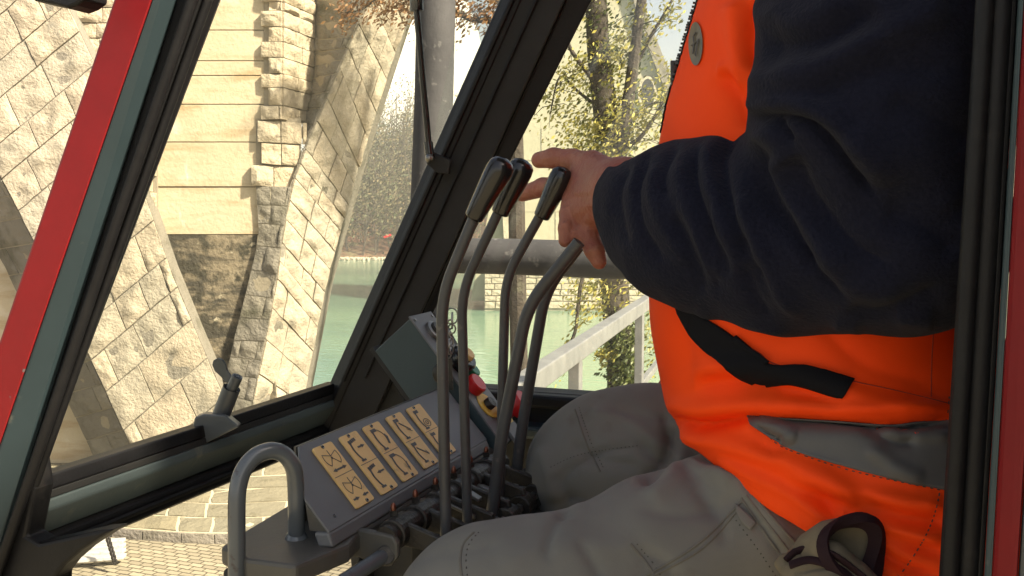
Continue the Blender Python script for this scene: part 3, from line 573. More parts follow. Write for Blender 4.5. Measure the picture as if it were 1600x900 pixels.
# ------------------------------------------------------------------ gas strut
gs = empty('gas_strut', P(672, 247, 1.5), 'thin black gas strut running down to a ball joint on the far window pillar', 'gas strut')
MB().tube([P(649, -60, 1.47), P(650, -8, 1.475), P(651, 17, 1.477)], .0115, 16).build('cylinder', M['knob'], gs, smooth=True)
MB().tube([P(651, 17, 1.477), P(661, 130, 1.488), P(671, 238, 1.5)], .0055, 12).build('rod', M['knob'], gs, smooth=True)
MB().tube([P(669, 222, 1.5), P(672, 247, 1.5)], .008, 12).build('socket', M['knob'], gs, smooth=True)
MB().ball(P(671, 247, 1.49), .0075, 14).build('ball_joint', M['steel'], gs, smooth=True)
MB().prism([P(p[0], p[1], 1.505) for p in ((664, 240), (672, 236), (704, 250), (700, 272), (682, 270), (666, 256))], (0, .010, 0)).build('bracket', M['pillar'], gs, bevel=.002)
# ------------------------------------------------------------------ wing latch on the sill
lt = empty('wing_latch', P(335, 690, 1.17), 'grey clamp with a wing nut standing on the windscreen sill', 'latch')
d = 1.165
MB().loft([[P(299, 681, d), P(318, 695, d), P(374, 667, d), P(352, 648, d), P(318, 647, d), P(304, 652, d)],
           [P(306, 672, d+.045), P(322, 684, d+.045), P(378, 662, d+.045), P(357, 645, d+.045), P(322, 643, d+.045), P(309, 648, d+.045)]]).build('base_block', M['greypaint'], lt, bevel=.003)
a, b2 = P(341, 660, d+.02), P(362, 606, d+.02)
MB().tube([a, b2], .0132, 24, caps=False).build('socket_tube', M['greypaint'], lt, smooth=True)
MB().tube([a.lerp(b2, .5), a.lerp(b2, .985)], .0118, 20).build('inner_rubber', M['rubber'], lt, smooth=True)
a2, b3 = P(360, 612, d+.018), P(371, 588, d+.018)
MB().tube([a2, b3], .0082, 20).build('bolt', M['greypaint'], lt, smooth=True); MB().tube([b3.lerp(a2, .1), b3+(b3-a2)*.03], .0055, 16).build('bolt_hollow', M['knob'], lt)
wv = [(352, 598), (346, 590), (335, 580), (331, 570), (333, 563), (340, 559), (347, 562), (352, 570), (354, 578), (360, 587), (366, 592), (362, 600)]
MB().prism([P(p[0], p[1], d+.03) for p in wv], (0, .004, 0)).build('wing', M['greypaint'], lt, bevel=.0012)
# ------------------------------------------------------------------ control console
cs = empty('control_console', P(480, 900, .95), 'grey sheet-metal console with a sloping front that carries the five ochre symbol plates', 'console')
p_tl, p_bl = P(427, 714, .90), P(515, 832, .90)
def sw(p, y): return Vector((p.x, y, p.z))
far = 1.365; nrm = (p_bl-p_tl).cross(Vector((0, 1, 0))).normalized()
if nrm.dot(CAM-p_tl) < 0: nrm = -nrm
pth = -nrm*.003
def onp(px, py, off=0):                 # point on the sloping panel
    v = ray(px, py); t = nrm.dot(p_tl-CAM)/nrm.dot(v); return CAM+v*t+nrm*off
MB().prism([onp(467, 697), sw(p_tl, far), sw(p_bl, far), p_bl, onp(478, 781), onp(470, 745)], pth).build('sloping_panel', M['panel'], cs, bevel=.001)
lip = Vector((.006, 0, -.016))
MB().prism([p_bl+Vector((0, -.002, 0)), sw(p_bl, far), sw(p_bl, far)+lip, p_bl+lip+Vector((0, -.002, 0))], Vector((-.02, 0, -.002))).build('front_lip', M['panel'], cs, bevel=.003)
tri_ = [p_tl, p_bl, P(483, 826, .9), P(485, 785, .9)]
MB().prism([onp(479, 784)+pth, p_bl+Vector((0, .002, 0))+pth, Vector((onp(479, 784).x, .904, p_bl.z-.003))], (0, .003, 0)).build('side_gusset', M['console'], cs, bevel=.001)
back = sw(p_tl, .955)+Vector((-.004, 0, 0))
MB().prism([back+pth, sw(back, far)+pth, Vector((back.x, far, p_bl.z-.02)), Vector((back.x, .955, p_bl.z-.02))], (-.003, 0, 0)).build('rear_flange', M['console'], cs)
zb = p_bl.z-.017
def base(px, py): return PZ(px, py, zb)
BZ = Vector((0, 0, .0225)); top = [base(341, 852), base(338, 838) , base(497, 736), base(700, 620), base(790, 700), base(556, 829), base(462, 884), base(385, 874), base(352, 862)]
MB().prism([base(387, 826), base(700, 640), base(780, 694), base(556, 836), base(545, 850), base(462, 884), base(385, 874), base(345, 853)], (0, 0, -.022)).build('base_plate', M['console'], cs, bevel=.004)
MB().prism([base(345, 857)-BZ, base(385, 876)-BZ, base(464, 886)-BZ, base(475, 880)-BZ, base(470, 850)-BZ, base(400, 835)-BZ], (0, 0, -.22)).build('front_box', M['darkpaint'], cs, bevel=.006)
for px, py in ((523, 806), (749, 645)):
    q = P(px, py, .91 if px < 600 else 1.34); q = q+nrm*.0
    t = nrm.dot(p_tl-q)/nrm.dot(ray(px, py)); q = q+ray(px, py)*t; MB().tube([q-nrm*.001, q+nrm*.0006], .0022, 10).build('rivet', M['knob'], cs)
# icon plates
k6 = lambda x, y: (330+x/2.647, 560+y/2.647)
PL = [((402, 365), (478, 325), (652, 575), (585, 615)), ((510, 310), (585, 279), (742, 514), (683, 553)), ((605, 265), (668, 238), (828, 457), (771, 495)),
      ((700, 225), (763, 202), (910, 407), (862, 442)), ((783, 184), (839, 163), (985, 352), (936, 393))]
def arrow(p0, p1, w_=.030, hd=.17, hw=.062):
    p0 = np.array(p0); p1 = np.array(p1); u = (p1-p0)/np.linalg.norm(p1-p0); n_ = np.array((-u[1], u[0])); q = p1-u*hd
    return [[p0-n_*w_, q-n_*w_, q+n_*w_, p0+n_*w_], [q-n_*hw, p1, q+n_*hw]]
def stroke(pts, w_=.022):
    out = []; w_ = w_*.66
    for a, b2 in zip(pts, pts[1:]):
        a = np.array(a, float); b2 = np.array(b2, float); u = (b2-a)/np.linalg.norm(b2-a); n_ = np.array((-u[1], u[0]))*w_; e = u*w_*.5; out.append([a-n_-e, b2-n_+e, b2+n_+e, a+n_-e])
    return out
def poly(pts): return [[np.array(p, float) for p in pts]]
def bez(a, b2, c, n=7): return [tuple(np.array(a)*(1-t)**2+np.array(b2)*2*t*(1-t)+np.array(c)*t*t) for t in [i/n for i in range(n+1)]]
def clam():
    s_ = stroke([(.5, .12), (.5, .42)], .02)
    for sg in (-1, 1):
        s_ += stroke([(.5, .32), (.5+sg*.34, .20)], .016)+stroke(bez((.5+sg*.34, .20), (.5+sg*.44, .48), (.5+sg*.24, .62)), .016)+stroke([(.5+sg*.24, .62), (.5, .38)], .016)
    return s_+poly([(.46, .36), (.54, .36), (.54, .42), (.46, .42)])
def crane(hat=True):
    s_ = poly([(.20, .08), (.50, .08), (.50, .20), (.20, .20)])
    if hat: s_ = poly([(.20, .12), (.32, .12), (.32, .24), (.20, .24)])+poly([(.34, .10), (.42, .10), (.42, .22), (.34, .22)])+poly([(.44, .09), (.52, .09), (.52, .20), (.44, .20)])+poly([(.54, .08), (.62, .08), (.62, .19), (.54, .19)])
    s_ += stroke([(.26, .20), (.22, .42)], .055)+stroke(bez((.22, .40), (.20, .62), (.32, .84)), .05)+poly([(.22, .83), (.46, .83), (.46, .90), (.22, .90)]); return s_
ICON = [[clam()+arrow((.45, .78), (.86, .78))+arrow((.55, .78), (.14, .78)), clam()+arrow((.1, .80), (.42, .80))+arrow((.9, .80), (.58, .80))],
        [crane()+arrow((.48, .42), (.86, .42)), crane()+arrow((.88, .40), (.48, .40))],
        [crane(0)+stroke(bez((.50, .14), (.86, .30), (.70, .74)), .02)+poly([(.78, .36), (.86, .50), (.74, .76), (.66, .72)]), crane(0)+stroke(bez((.44, .12), (.80, .22), (.78, .62)), .02)+arrow((.80, .50), (.72, .86), .03)],
        [crane(0)+stroke([(.42, .26), (.80, .62)], .035)+stroke([(.60, .55), (.84, .70)], .016), crane(0)+stroke([(.36, .30), (.78, .66)], .035)+stroke([(.80, .66), (.72, .50)], .016)],
        [crane(0)+stroke([(.56+.2*math.cos(a), .66+.16*math.sin(a)) for a in [i*math.pi/6 for i in range(13)]], .018)+stroke([(.56+.08*math.cos(a), .66+.07*math.sin(a)) for a in [i*math.pi/4 for i in range(9)]], .018),
         crane(0)+stroke([(.62+.2*math.cos(a), .66+.16*math.sin(a)) for a in [i*math.pi/6 for i in range(13)]], .018)+arrow((.62, .66), (.62, .42), .03)]]
lab = ['plate nearest the grab handle, with grapple outline and double arrows', 'second plate from the grab handle, with crane post and straight arrows', 'middle plate, with crane post and curved boom', 'fourth plate from the grab handle, with diagonal boom symbols', 'farthest plate, with hook circle, partly behind the levers']
for k, q in enumerate(PL):
    c4 = [onp(*k6(*p)) for p in q]
    # keep every plate a true rectangle: use its left edge and a fixed width along the panel
    u = Vector((0, 1, 0)); v = (p_bl-p_tl).normalized()
    o_ = c4[0]; W = (c4[1]-c4[0]).dot(u); Hh = (c4[3]-c4[0]).dot(v); mid = sum((c-o_).dot(v) for c in c4[2:])/2
    print('PLATE', k, round(W, 4), round(Hh, 4), round((c4[2]-c4[3]).dot(u), 4), [round((c-p_tl).dot(v), 4) for c in c4], [round((c-p_tl).dot(u), 4) for c in c4])
    o_ = p_tl+v*.010+u*((c4[0]+c4[3]-p_tl*2).dot(u)/2); W = .0425; Hh = min(mid, .114)
    pt = lambda a, b_, h: o_+u*(a*W)+v*(b_*Hh)+nrm*h
    r_ = .06; ring = [(r_, 0), (1-r_, 0), (1, r_/3), (1, 1-r_/3), (1-r_, 1), (r_, 1), (0, 1-r_/3), (0, r_/3)]
    pl_ = MB().prism([pt(a, b_, .0002) for a, b_ in ring], nrm*.003).build('symbol_plate', M['brass'], cs, bevel=.0006); pl_['label'] = lab[k]
    mk = MB()
    for h in (0, 1):
        for pg_ in ICON[k][h]: mk.prism([pt(a, (b_+h)*.5*.92+.05, .0035) for a, b_ in pg_], nrm*.0003)
    mk.prism([pt(0.01, .495, .0034), pt(.99, .495, .0034), pt(.99, .503, .0034), pt(0.01, .503, .0034)], nrm*.0003)
    mk.build('symbols', M['ink'], pl_)
    for a, b_ in ((.45, .035), (.62, .965)):
        MB().tube([pt(a, b_, .003), pt(a, b_, .0042)], .0026, 12).build('screw', M['steel'], pl_, smooth=True)
        MB().tube([pt(a, b_, .0044), pt(a, b_, .0049)], .0014, 8).build('screw', M['knob'], pl_)
# ------------------------------------------------------------------ grab handle
gh = empty('grab_handle', P(468, 838, .9), 'bent grey steel tube grab handle standing in front of the console', 'grab handle')
Rf = base(463, 840); 
path = [P(370, 1010, .84), P(370, 880, .84), P(370, 790, .842), P(373, 757, .846), P(382, 732, .853), P(400, 712, .864), P(424, 704, .878), P(445, 711, .89), P(458, 730, .898), P(462, 756, .903), P(463, 795, .905), Rf]
MB().tube(smoothpath(path, 6), .0094, 20).build('bent_tube', M['tube'], gh, smooth=True)
MB().tube([Rf+Vector((0, 0, -.001)), Rf+Vector((0, 0, .006))], [.0135, .0105], 20).build('weld', M['tube'], gh, smooth=True)
# ------------------------------------------------------------------ levers
LV = [([(697, 852), (694, 700), (690, 462), (747, 325)], (740, 340), (785, 257), 1.02, .0068, 'first control lever from the console side, nearest, straight rod with tapered black knob'),
      ([(731, 835), (726, 650), (721, 455), (784, 320)], (781, 333), (816, 258), 1.08, .0062, 'second control lever, its black knob just behind the nearest knob'),
      ([(780, 815), (784, 650), (790, 434), (848, 330)], (846, 339), (880, 270), 1.22, .0068, 'third control lever, its black knob in front of the extended index finger'),
      ([(766, 825), (784, 680), (824, 478), (905, 378)], None, None, 1.15, .0082, 'fourth control lever, its bent rod ending under the curled fingers'),
      ([(800, 800), (815, 670), (852, 455), (905, 385)], None, None, 1.30, .0082, 'fifth control lever, rearmost rod standing behind the gripped lever')]
for pts, k0, k1, d, r, l_ in LV:
    lv = empty('control_lever', P(pts[0][0], pts[0][1], d), l_, 'lever', 'control levers beside the console')
    MB().tube(bendpath([P(x, y, d) for x, y in pts], .035, 8), r*1.0, 16).build('lever_rod', M['lever'], lv, smooth=True)
    if k0:
        a, b2 = P(*k0, d), P(*k1, d); v = b2-a
        MB().tube([a-v*.02, a, a+v*.03, a+v*.3, a+v*.7, a+v*.88, a+v*1.0, a+v*1.07, a+v*1.11], [.0085, .0105, .0112, .0128, .0152, .0158, .0148, .0105, .004], 24).build('knob', M['knob'], lv, smooth=True)
# ------------------------------------------------------------------ linkage under the levers
lk = empty('lever_linkage', P(690, 880, 1.1), 'greasy pivot shaft with copper-tipped grease nipples under the levers', 'linkage')
s0, s1 = P(612, 836, .975), P(760, 742, 1.30); s1.z = s0.z+.0; s1.x = s0.x
def sh(t): return s0.lerp(s1, t)
MB().tube([sh(-.05), sh(1.08)], .0145, 20).build('pivot_shaft', M['greasy'], lk, smooth=True)
for k in range(6):
    t = .05+k*.18; c_ = sh(t)
    MB().tube([sh(t-.055), sh(t+.06)], .0185, 20).build('sleeve', M['greasy'], lk, bevel=.002, smooth=False)
    MB().tube([c_+Vector((-.005, 0, .016)), c_+Vector((-.006, 0, .024))], .0052, 6).build('nut', M['greasy'], lk)
    q = c_+Vector((-.006, 0, .024)); MB().tube([q, q+Vector((0, 0, .003)), q+Vector((0, 0, .0065)), q+Vector((0, 0, .009))], [.0036, .0038, .003, .0012], 12).build('grease_nipple', M['copper'], lk, smooth=True)
    MB().prism([c_+Vector((.004, -.005, .014)), c_+Vector((.075, -.005, -.006)), c_+Vector((.08, -.005, -.022)), c_+Vector((.0, -.005, -.016))], (0, .009, 0)).build('link_arm', M['greasy'], lk, bevel=.002)
    MB().tube([c_+Vector((.072, -.014, -.03)), c_+Vector((.072, .014, -.03))], .017, 18).build('link_boss', M['greasy'], lk, bevel=.002)
    MB().tube([c_+Vector((.072, -.018, -.03)), c_+Vector((.072, -.014, -.03))], .007, 6).build('boss_bolt', M['steel'], lk)
for (xa, ya), (xb, yb), d in (((700, 786), (742, 806), 1.10), ((724, 765), (748, 780), 1.13), ((733, 752), (770, 768), 1.2), ((775, 755), (806, 760), 1.24)):
    MB().prism([P(xa, ya, d), P(xb, yb, d), P(xb, yb+6, d), P(xa, ya+6, d)], (0, .012, 0)).build('bright_strip', M['steel'], lk, bevel=.0008)
MB().box((s0.x+.04, 1.28, s0.z-.09), (.14, .40, .08)).build('valve_block', M['darkpaint'], lk, bevel=.004)
# bearing bracket and the rod that runs through it
MB().prism([P(p[0], p[1], .955) for p in ((520, 832), (556, 826), (598, 834), (614, 838), (621, 850), (621, 872), (610, 886), (590, 886), (560, 872), (530, 870))], (0, .010, 0)).build('bearing_bracket', M['console'], lk, bevel=.003)
MB().tube([P(602, 868, .95), P(602, 868, .966)], .011, 18).build('bearing', M['greasy'], lk, bevel=.001)
MB().tube([P(603, 866, .96), P(570, 887, .92), P(520, 920, .86)], .0088, 16).build('cross_rod', M['tube'], lk, smooth=True)
# ------------------------------------------------------------------ switch box with buttons
bx = empty('switch_box', P(700, 650, 1.38), 'tilted blue-grey switch box with red push button beside the levers', 'switch box')
A, B, C_ = P(585, 549, 1.38), P(640, 498, 1.38), P(785, 696, 1.38); D_ = A+(C_-B)
MB().prism([A, B, C_, D_], (0, .075, 0)).build('housing', M['teal'], bx, bevel=.002)
up = (B-A).normalized(); al = (C_-B).normalized(); yv = Vector((0, 1, 0)); LN = (C_-B).length
MB().prism([B+up*.0005-yv*.003-al*.003, C_+up*.0005-yv*.003, C_+up*.0005+yv*.079, B+up*.0005+yv*.079-al*.003], up*.003).build('cover_plate', M['panel'], bx, bevel=.001)
MB().prism([A-up*.006-al*.008, A-al*.008+up*.002, D_+up*.002, D_-up*.006], (0, .08, 0)).build('mounting_strip', M['darkpaint'], bx, bevel=.001)
def onb(t, y=.038, h=0): return B+al*(LN*t)+yv*y+up*(.0035+h)
def button(t, r, h, m, name, y=.038, mush=False, par=None):
    c0, c1 = onb(t, y), onb(t, y, h)
    if mush: p_ = [c0, c0.lerp(c1, .45), c0.lerp(c1, .5), c0.lerp(c1, .8), c1]; rr = [r*.55, r*.55, r, r*.98, r*.7]
    else: p_ = [c0, c0.lerp(c1, .85), c1]; rr = [r, r, r*.88]
    return MB().tube(p_, rr, 24).build(name, m, bx, smooth=True)
for y in (.006, .07): MB().tube([onb(.025, y), onb(.025, y, .002)], .003, 10).build('screw', M['steel'], bx)
button(.14, .019, .007, M['steel'], 'key_switch'); button(.14, .013, .012, M['greasy'], 'key_switch_core')
button(.40, .024, .022, M['knob'], 'rotary_switch'); button(.40, .012, .030, M['brass'], 'rotary_cap')
MB().ball(P(686, 583, 1.36), (.011, .01, .016), 14).build('rotary_grip', M['greasy'], bx, smooth=True)
button(.49, .012, .010, M['green'], 'green_button', y=.062)
button(.585, .0175, .016, M['redplastic'], 'red_button', y=.03)
button(.735, .024, .002, M['yellow'], 'yellow_disc', y=.035); button(.735, .010, .012, M['greasy'], 'small_knob', y=.035)
button(.86, .022, .002, M['yellow'], 'yellow_disc', y=.06); button(.84, .023, .048, M['redplastic'], 'emergency_stop', y=.06, mush=True)
MB().box(onb(.97, .05, .004), (.03, .04, .006), Matrix.Rotation(.9, 3, 'Y')).build('terminal_cover', M['panel'], bx, bevel=.001)
kr = empty('key_ring', onb(.14, .038, .02), 'bunch of keys on a small chain hanging from the ignition', 'keys')
mb = MB(); q = onb(.14, .038, .012)
mb.prism([q+Vector((-.004, -.01, 0)), q+Vector((-.004, .01, 0)), q+Vector((-.004, .008, 0))+up*.022, q+Vector((-.004, -.008, 0))+up*.022], (.002, 0, 0)); mb.build('key', M['steel'], kr)
ka, kb = P(707, 494, 1.37), P(700, 560, 1.36)
mb = MB()
for k in range(11):
    c_ = ka.lerp(kb, k/10)+Vector((random.uniform(-.003, .003), 0, 0)); ax = [RT, FH, (RT+FH).normalized()][k % 3]
    rr = .010 if k in (0, 1) else .0058
    mb.tube([c_+ax*math.cos(i*.6)*rr+Vector((0, 0, math.sin(i*.6)*rr*1.3)) for i in range(12)], .0013, 6)
mb.build('chain', M['steel'], kr, smooth=True)
MB().prism([kb+Vector((-.006, 0, 0)), kb+Vector((.006, 0, 0)), kb+Vector((.008, 0, -.05)), kb+Vector((-.004, 0, -.05))], (0, .003, 0)).build('hanging_key', M['greasy'], kr, bevel=.001)
# ------------------------------------------------------------------ seat
st = empty('operator_seat', (.35, 1.22, 3.57), 'black padded operator seat under the man', 'seat')
zu = P(1200, 990, 1.2).z
MB().box((.22, 1.24, zu-.06), (.52, .5, .12)).build('cushion', M['blacktape'], st, bevel=.03)
MB().box((.60, 1.24, zu+.28), (.10, .46, .66)).build('backrest', M['blacktape'], st, bevel=.03)
MB().box((.25, 1.24, (zu-.12+3.57)/2), (.3, .3, zu-.12-3.57)).build('pedestal', M['darkpaint'], st, bevel=.01)
# ================================================================== the operator: signed distance forms meshed with surface nets
def nets(F, xs, ys, zs):
    ins = F < 0; nx, ny, nz = F.shape
    c = np.zeros((nx-1, ny-1, nz-1), np.uint8)
    off = [(i, j, k) for i in (0, 1) for j in (0, 1) for k in (0, 1)]
    for i, j, k in off: c += ins[i:nx-1+i, j:ny-1+j, k:nz-1+k]
    act = (c > 0) & (c < 8); I = np.argwhere(act); idx = -np.ones(act.shape, np.int64); idx[act] = np.arange(len(I))
    acc = np.zeros((len(I), 3)); cnt = np.zeros(len(I)); ax = [xs, ys, zs]
    for a in range(3):
        for o1 in (0, 1):
            for o2 in (0, 1):
                p0 = I.copy(); others = [q for q in range(3) if q != a]; p0[:, others[0]] += o1; p0[:, others[1]] += o2
                p1 = p0.copy(); p1[:, a] += 1
                f0 = F[p0[:, 0], p0[:, 1], p0[:, 2]]; f1 = F[p1[:, 0], p1[:, 1], p1[:, 2]]; m_ = (f0 < 0) != (f1 < 0)
                t = np.where(m_, f0/np.where(m_, f0-f1, 1), 0)
                for q in range(3):
                    if q == a: v = ax[q][p0[:, q]]*(1-t)+ax[q][np.minimum(p1[:, q], len(ax[q])-1)]*t
                    else: v = ax[q][p0[:, q]]
                    acc[:, q] += np.where(m_, v, 0)
                cnt += m_
    V = acc/cnt[:, None]; faces = []
    for a in range(3):
        b_, c_ = [(1, 2), (2, 0), (0, 1)][a]
        sl0 = [slice(None)]*3; sl1 = [slice(None)]*3; sl0[a] = slice(0, -1); sl1[a] = slice(1, None)
        A = ins[tuple(sl0)]; B_ = ins[tuple(sl1)]; E = np.argwhere(A != B_)
        ok = (E[:, b_] > 0) & (E[:, c_] > 0) & (E[:, b_] < F.shape[b_]-1) & (E[:, c_] < F.shape[c_]-1); E = E[ok]
        def cell(db, dc): q = E.copy(); q[:, b_] -= db; q[:, c_] -= dc; return idx[q[:, 0], q[:, 1], q[:, 2]]
        qd = np.stack([cell(1, 1), cell(0, 1), cell(0, 0), cell(1, 0)], 1); inn = ins[E[:, 0], E[:, 1], E[:, 2]]
        faces.append(np.where(inn[:, None], qd, qd[:, ::-1]))
    return V, np.concatenate(faces)
class Form:
    def __init__(s, k=.03): s.p = []; s.k = k
    def cone(s, a, b2, ra, rb, k=None, sc=(1, 1, 1)): s.p.append((np.array(a, float), np.array(b2, float), ra, rb, s.k if k is None else k, np.array(sc, float))); return s
    def chain(s, pts, k=None, sc=(1, 1, 1)):          # pts: (px,py,d,rpx)
        q = [(P(x, y, d), r*dep(P(x, y, d))/FPX) for x, y, d, r in pts]
        for (a, ra), (b2, rb) in zip(q, q[1:]): s.cone(a, b2, ra, rb, k, sc)
        return s
    def wchain(s, pts, k=None, sc=(1, 1, 1)):         # pts: (x,y,z,r)
        for a, b2 in zip(pts, pts[1:]): s.cone(a[:3], b2[:3], a[3], b2[3], k, sc)
        return s
    def eval(s, xs, ys, zs):
        X, Y, Z = np.meshgrid(xs.astype(np.float32), ys.astype(np.float32), zs.astype(np.float32), indexing='ij'); F = None
        for a, b2, ra, rb, k, sc in s.p:
            a_, b_ = a*sc, b2*sc; ba = b_-a_; L2 = max(float(ba@ba), 1e-9); x, y, z = X*sc[0]-a_[0], Y*sc[1]-a_[1], Z*sc[2]-a_[2]
            h = np.clip((x*ba[0]+y*ba[1]+z*ba[2])/L2, 0, 1); D = np.sqrt((x-h*ba[0])**2+(y-h*ba[1])**2+(z-h*ba[2])**2)-(ra+(rb-ra)*h)
            D = D/max(sc)
            if F is None: F = D
            else:
                hh = np.clip(.5+.5*(F-D)/k, 0, 1); F = F+(D-F)*hh-k*hh*(1-hh)
        s.G = (X, Y, Z); return F
def arange(a, b2, h): return np.arange(a, b2+h, h)
def mixaxis(lo, hi, co, zones):
    out = [lo]; 
    while out[-1] < hi:
        p = out[-1]; st_ = co
        for a, b2, f in zones:
            if a <= p < b2: st_ = min(st_, f)
            elif p < a: st_ = min(st_, max(f, min(co, (a-p)*.35)))
            else: st_ = min(st_, max(f, f+(p-b2)*.35))
        out.append(p+st_)
    return np.array(out)
def cr2(pts, n=10):
    q = smoothpath([Vector((x, y, 0)) for x, y in pts], n) if len(pts) > 2 else [Vector((*pts[0], 0)).lerp(Vector((*pts[1], 0)), i/n) for i in range(n+1)]
    return np.array([(p.x, p.y) for p in q])
CA = np.array(CAM); 
def npix(V):
    q = V-CA; k = q@np.array(FW); return 800+FPX*(q@np.array(RT))/k, 450-FPX*(q@np.array(UP))/k
def vnormals(V, Fc):
    n_ = np.cross(V[Fc[:, 1]]-V[Fc[:, 0]], V[Fc[:, 2]]-V[Fc[:, 0]]); N_ = np.zeros_like(V)
    for j in range(4): np.add.at(N_, Fc[:, j], n_)
    return N_/np.maximum(np.linalg.norm(N_, axis=1, keepdims=True), 1e-12)
def sculpt(V, Fc, strokes, warp=0, sil=.1, pw=2.0):
    N_ = vnormals(V, Fc); x, y = npix(V)
    if warp:
        wn = np.array([(noise.noise(Vector(p)*11), noise.noise(Vector(p)*11+Vector((31, 7, 3)))) for p in V]); x = x+wn[:, 0]*warp; y = y+wn[:, 1]*warp
    view = CA-V; view /= np.linalg.norm(view, axis=1, keepdims=True)
    face = np.clip((N_*view).sum(1)*2.5+sil, 0, 1); D = np.zeros(len(V))
    for pts, w_, dp in strokes:
        q = cr2(pts); best = np.full(len(V), 1e9); tb = np.zeros(len(V)); m_ = (x > q[:, 0].min()-w_*4) & (x < q[:, 0].max()+w_*4) & (y > q[:, 1].min()-w_*4) & (y < q[:, 1].max()+w_*4)
        ii = np.nonzero(m_)[0]; xx, yy = x[ii], y[ii]; bb = best[ii]; tt = tb[ii]; n_ = len(q)-1
        for i in range(n_):
            ax, ay = q[i]; bx_, by = q[i+1]; dx, dy = bx_-ax, by-ay; L2 = dx*dx+dy*dy+1e-9; h = np.clip(((xx-ax)*dx+(yy-ay)*dy)/L2, 0, 1)
            dd = np.hypot(xx-ax-h*dx, yy-ay-h*dy); u = dd < bb; bb = np.where(u, dd, bb); tt = np.where(u, (i+h)/n_, tt)
        D[ii] += dp*np.exp(-(bb/w_)**(pw if dp < 0 else 2.0))*np.clip(np.minimum(tt, 1-tt)*6+.12, 0, 1)
    return V+N_*(D*face)[:, None]
def relax(V, Fc, it=1, lam=.5):
    for _ in range(it):
        S = np.zeros_like(V); C_n = np.zeros(len(V))
        for j in range(4):
            k = (j+1) % 4; np.add.at(S, Fc[:, j], V[Fc[:, k]]); np.add.at(C_n, Fc[:, j], 1); np.add.at(S, Fc[:, k], V[Fc[:, j]]); np.add.at(C_n, Fc[:, k], 1)
        V = V*(1-lam)+lam*S/C_n[:, None]
    return V
def mkmesh(name, V, Fc, m, parent):
    off = np.array(wloc(parent)); me = bpy.data.meshes.new(name); me.vertices.add(len(V)); me.vertices.foreach_set('co', (V-off).ravel())
    me.loops.add(len(Fc)*4); me.loops.foreach_set('vertex_index', Fc.ravel()); me.polygons.add(len(Fc)); me.polygons.foreach_set('loop_start', np.arange(len(Fc))*4)
    me.polygons.foreach_set('use_smooth', np.ones(len(Fc), bool)); me.update(calc_edges=True); me.materials.append(m)
    o = bpy.data.objects.new(name, me); COL.objects.link(o); o.parent = parent; return o
def bvh(V, Fc): return BVHTree.FromPolygons([tuple(p) for p in V], [tuple(int(i) for i in f) for f in Fc])
def hit(B, px, py, off=.001):
    v = ray(px, py); p, n_, i, d = B.ray_cast(CAM, v)
    if p is None: return None
    if n_.dot(v) > 0: n_ = -n_
    return p+n_*off
def patch(B, top, bot, name, m, parent, nu=60, nv=12, off=.0015, th=.0012):
    T_ = cr2(top, 16); B_ = cr2(bot, 16); g = []; last = None
    for i in range(nu+1):
        a = T_[0]; s_ = i/nu
        def at(Q):
            k = s_*(len(Q)-1); j = min(int(k), len(Q)-2); return Q[j]*(1-(k-j))+Q[j+1]*(k-j)
        a, b2 = at(T_), at(B_); row = []
        for j in range(nv+1):
            q = a*(1-j/nv)+b2*(j/nv); h = hit(B, q[0], q[1], off)
            if h is None: h = last if last is not None else P(q[0], q[1], 1.1)
            last = h; row.append(h)
        g.append(row)
    vs = [p for r in g for p in r]; fs = [(i*(nv+1)+j, i*(nv+1)+j+1, (i+1)*(nv+1)+j+1, (i+1)*(nv+1)+j) for i in range(nu) for j in range(nv)]
    o = MB().add(vs, fs).build(name, m, parent); o.data.polygons.foreach_set('use_smooth', [True]*len(fs))
    s_ = o.modifiers.new('solid', 'SOLIDIFY'); s_.thickness = th; s_.offset = 0; return o
def seam(B, lines, r, name, m, parent, dash=None, off=.0002):
    for ln in lines:
        mb = MB()
        q = cr2(ln, 12); pts = [hit(B, x, y, off) for x, y in q]; pts = [p for p in pts if p is not None]
        if len(pts) < 2: continue
        if not dash: mb.tube(pts, r, 6); mb.build(name, m, parent, smooth=True); continue
        L_ = 0; on = [pts[0]]
        fine = []
        for a, b2 in zip(pts, pts[1:]):
            k = max(1, int((b2-a).length/.0012)); fine += [a.lerp(b2, i/k) for i in range(k)]
        st_ = max(2, int(dash/.0012))
        for i in range(0, len(fine)-st_, int(st_*1.6)+1): mb.tube(fine[i:i+st_], r, 5)
        mb.build(name, m, parent, smooth=True)
per = empty('person', (.25, 1.22, 3.57), 'seated man in an orange hi-vis vest over a navy fleece, hand on the levers', 'person')
# ---- body: one continuous figure, finest at the hand
b = Form(.012)
W = (975, 302, 1.17)
mc = [((912, 272), 1.235, 20), ((902, 297), 1.235, 22), ((902, 325), 1.215, 23), ((918, 346), 1.20, 21)]
for (x, y), d, r in mc: b.chain([(W[0], W[1], W[2], 40), (x, y, d, r)], .02)
b.chain([(960, 282, 1.19, 30), (926, 256, 1.225, 20)], .015)                                        # thumb root
b.chain([(926, 256, 1.225, 19), (895, 249, 1.25, 15.5), (865, 247, 1.262, 15.2), (843, 250, 1.27, 13)], .006)   # thumb
b.chain([(902, 284, 1.24, 18), (878, 290, 1.262, 16.5)], .006); b.chain([(878, 290, 1.262, 16), (848, 293, 1.285, 15), (817, 303, 1.30, 12)], .004)   # index
b.chain([(898, 312, 1.225, 19), (888, 334, 1.20, 14.5)], .006); b.chain([(888, 334, 1.20, 13.5), (884, 356, 1.185, 12), (883, 376, 1.18, 10.5)], .003)  # middle
b.chain([(906, 334, 1.21, 18), (902, 354, 1.20, 15)], .006); b.chain([(902, 354, 1.20, 14), (899, 368, 1.188, 12), (912, 374, 1.20, 10)], .003)   # ring, curled
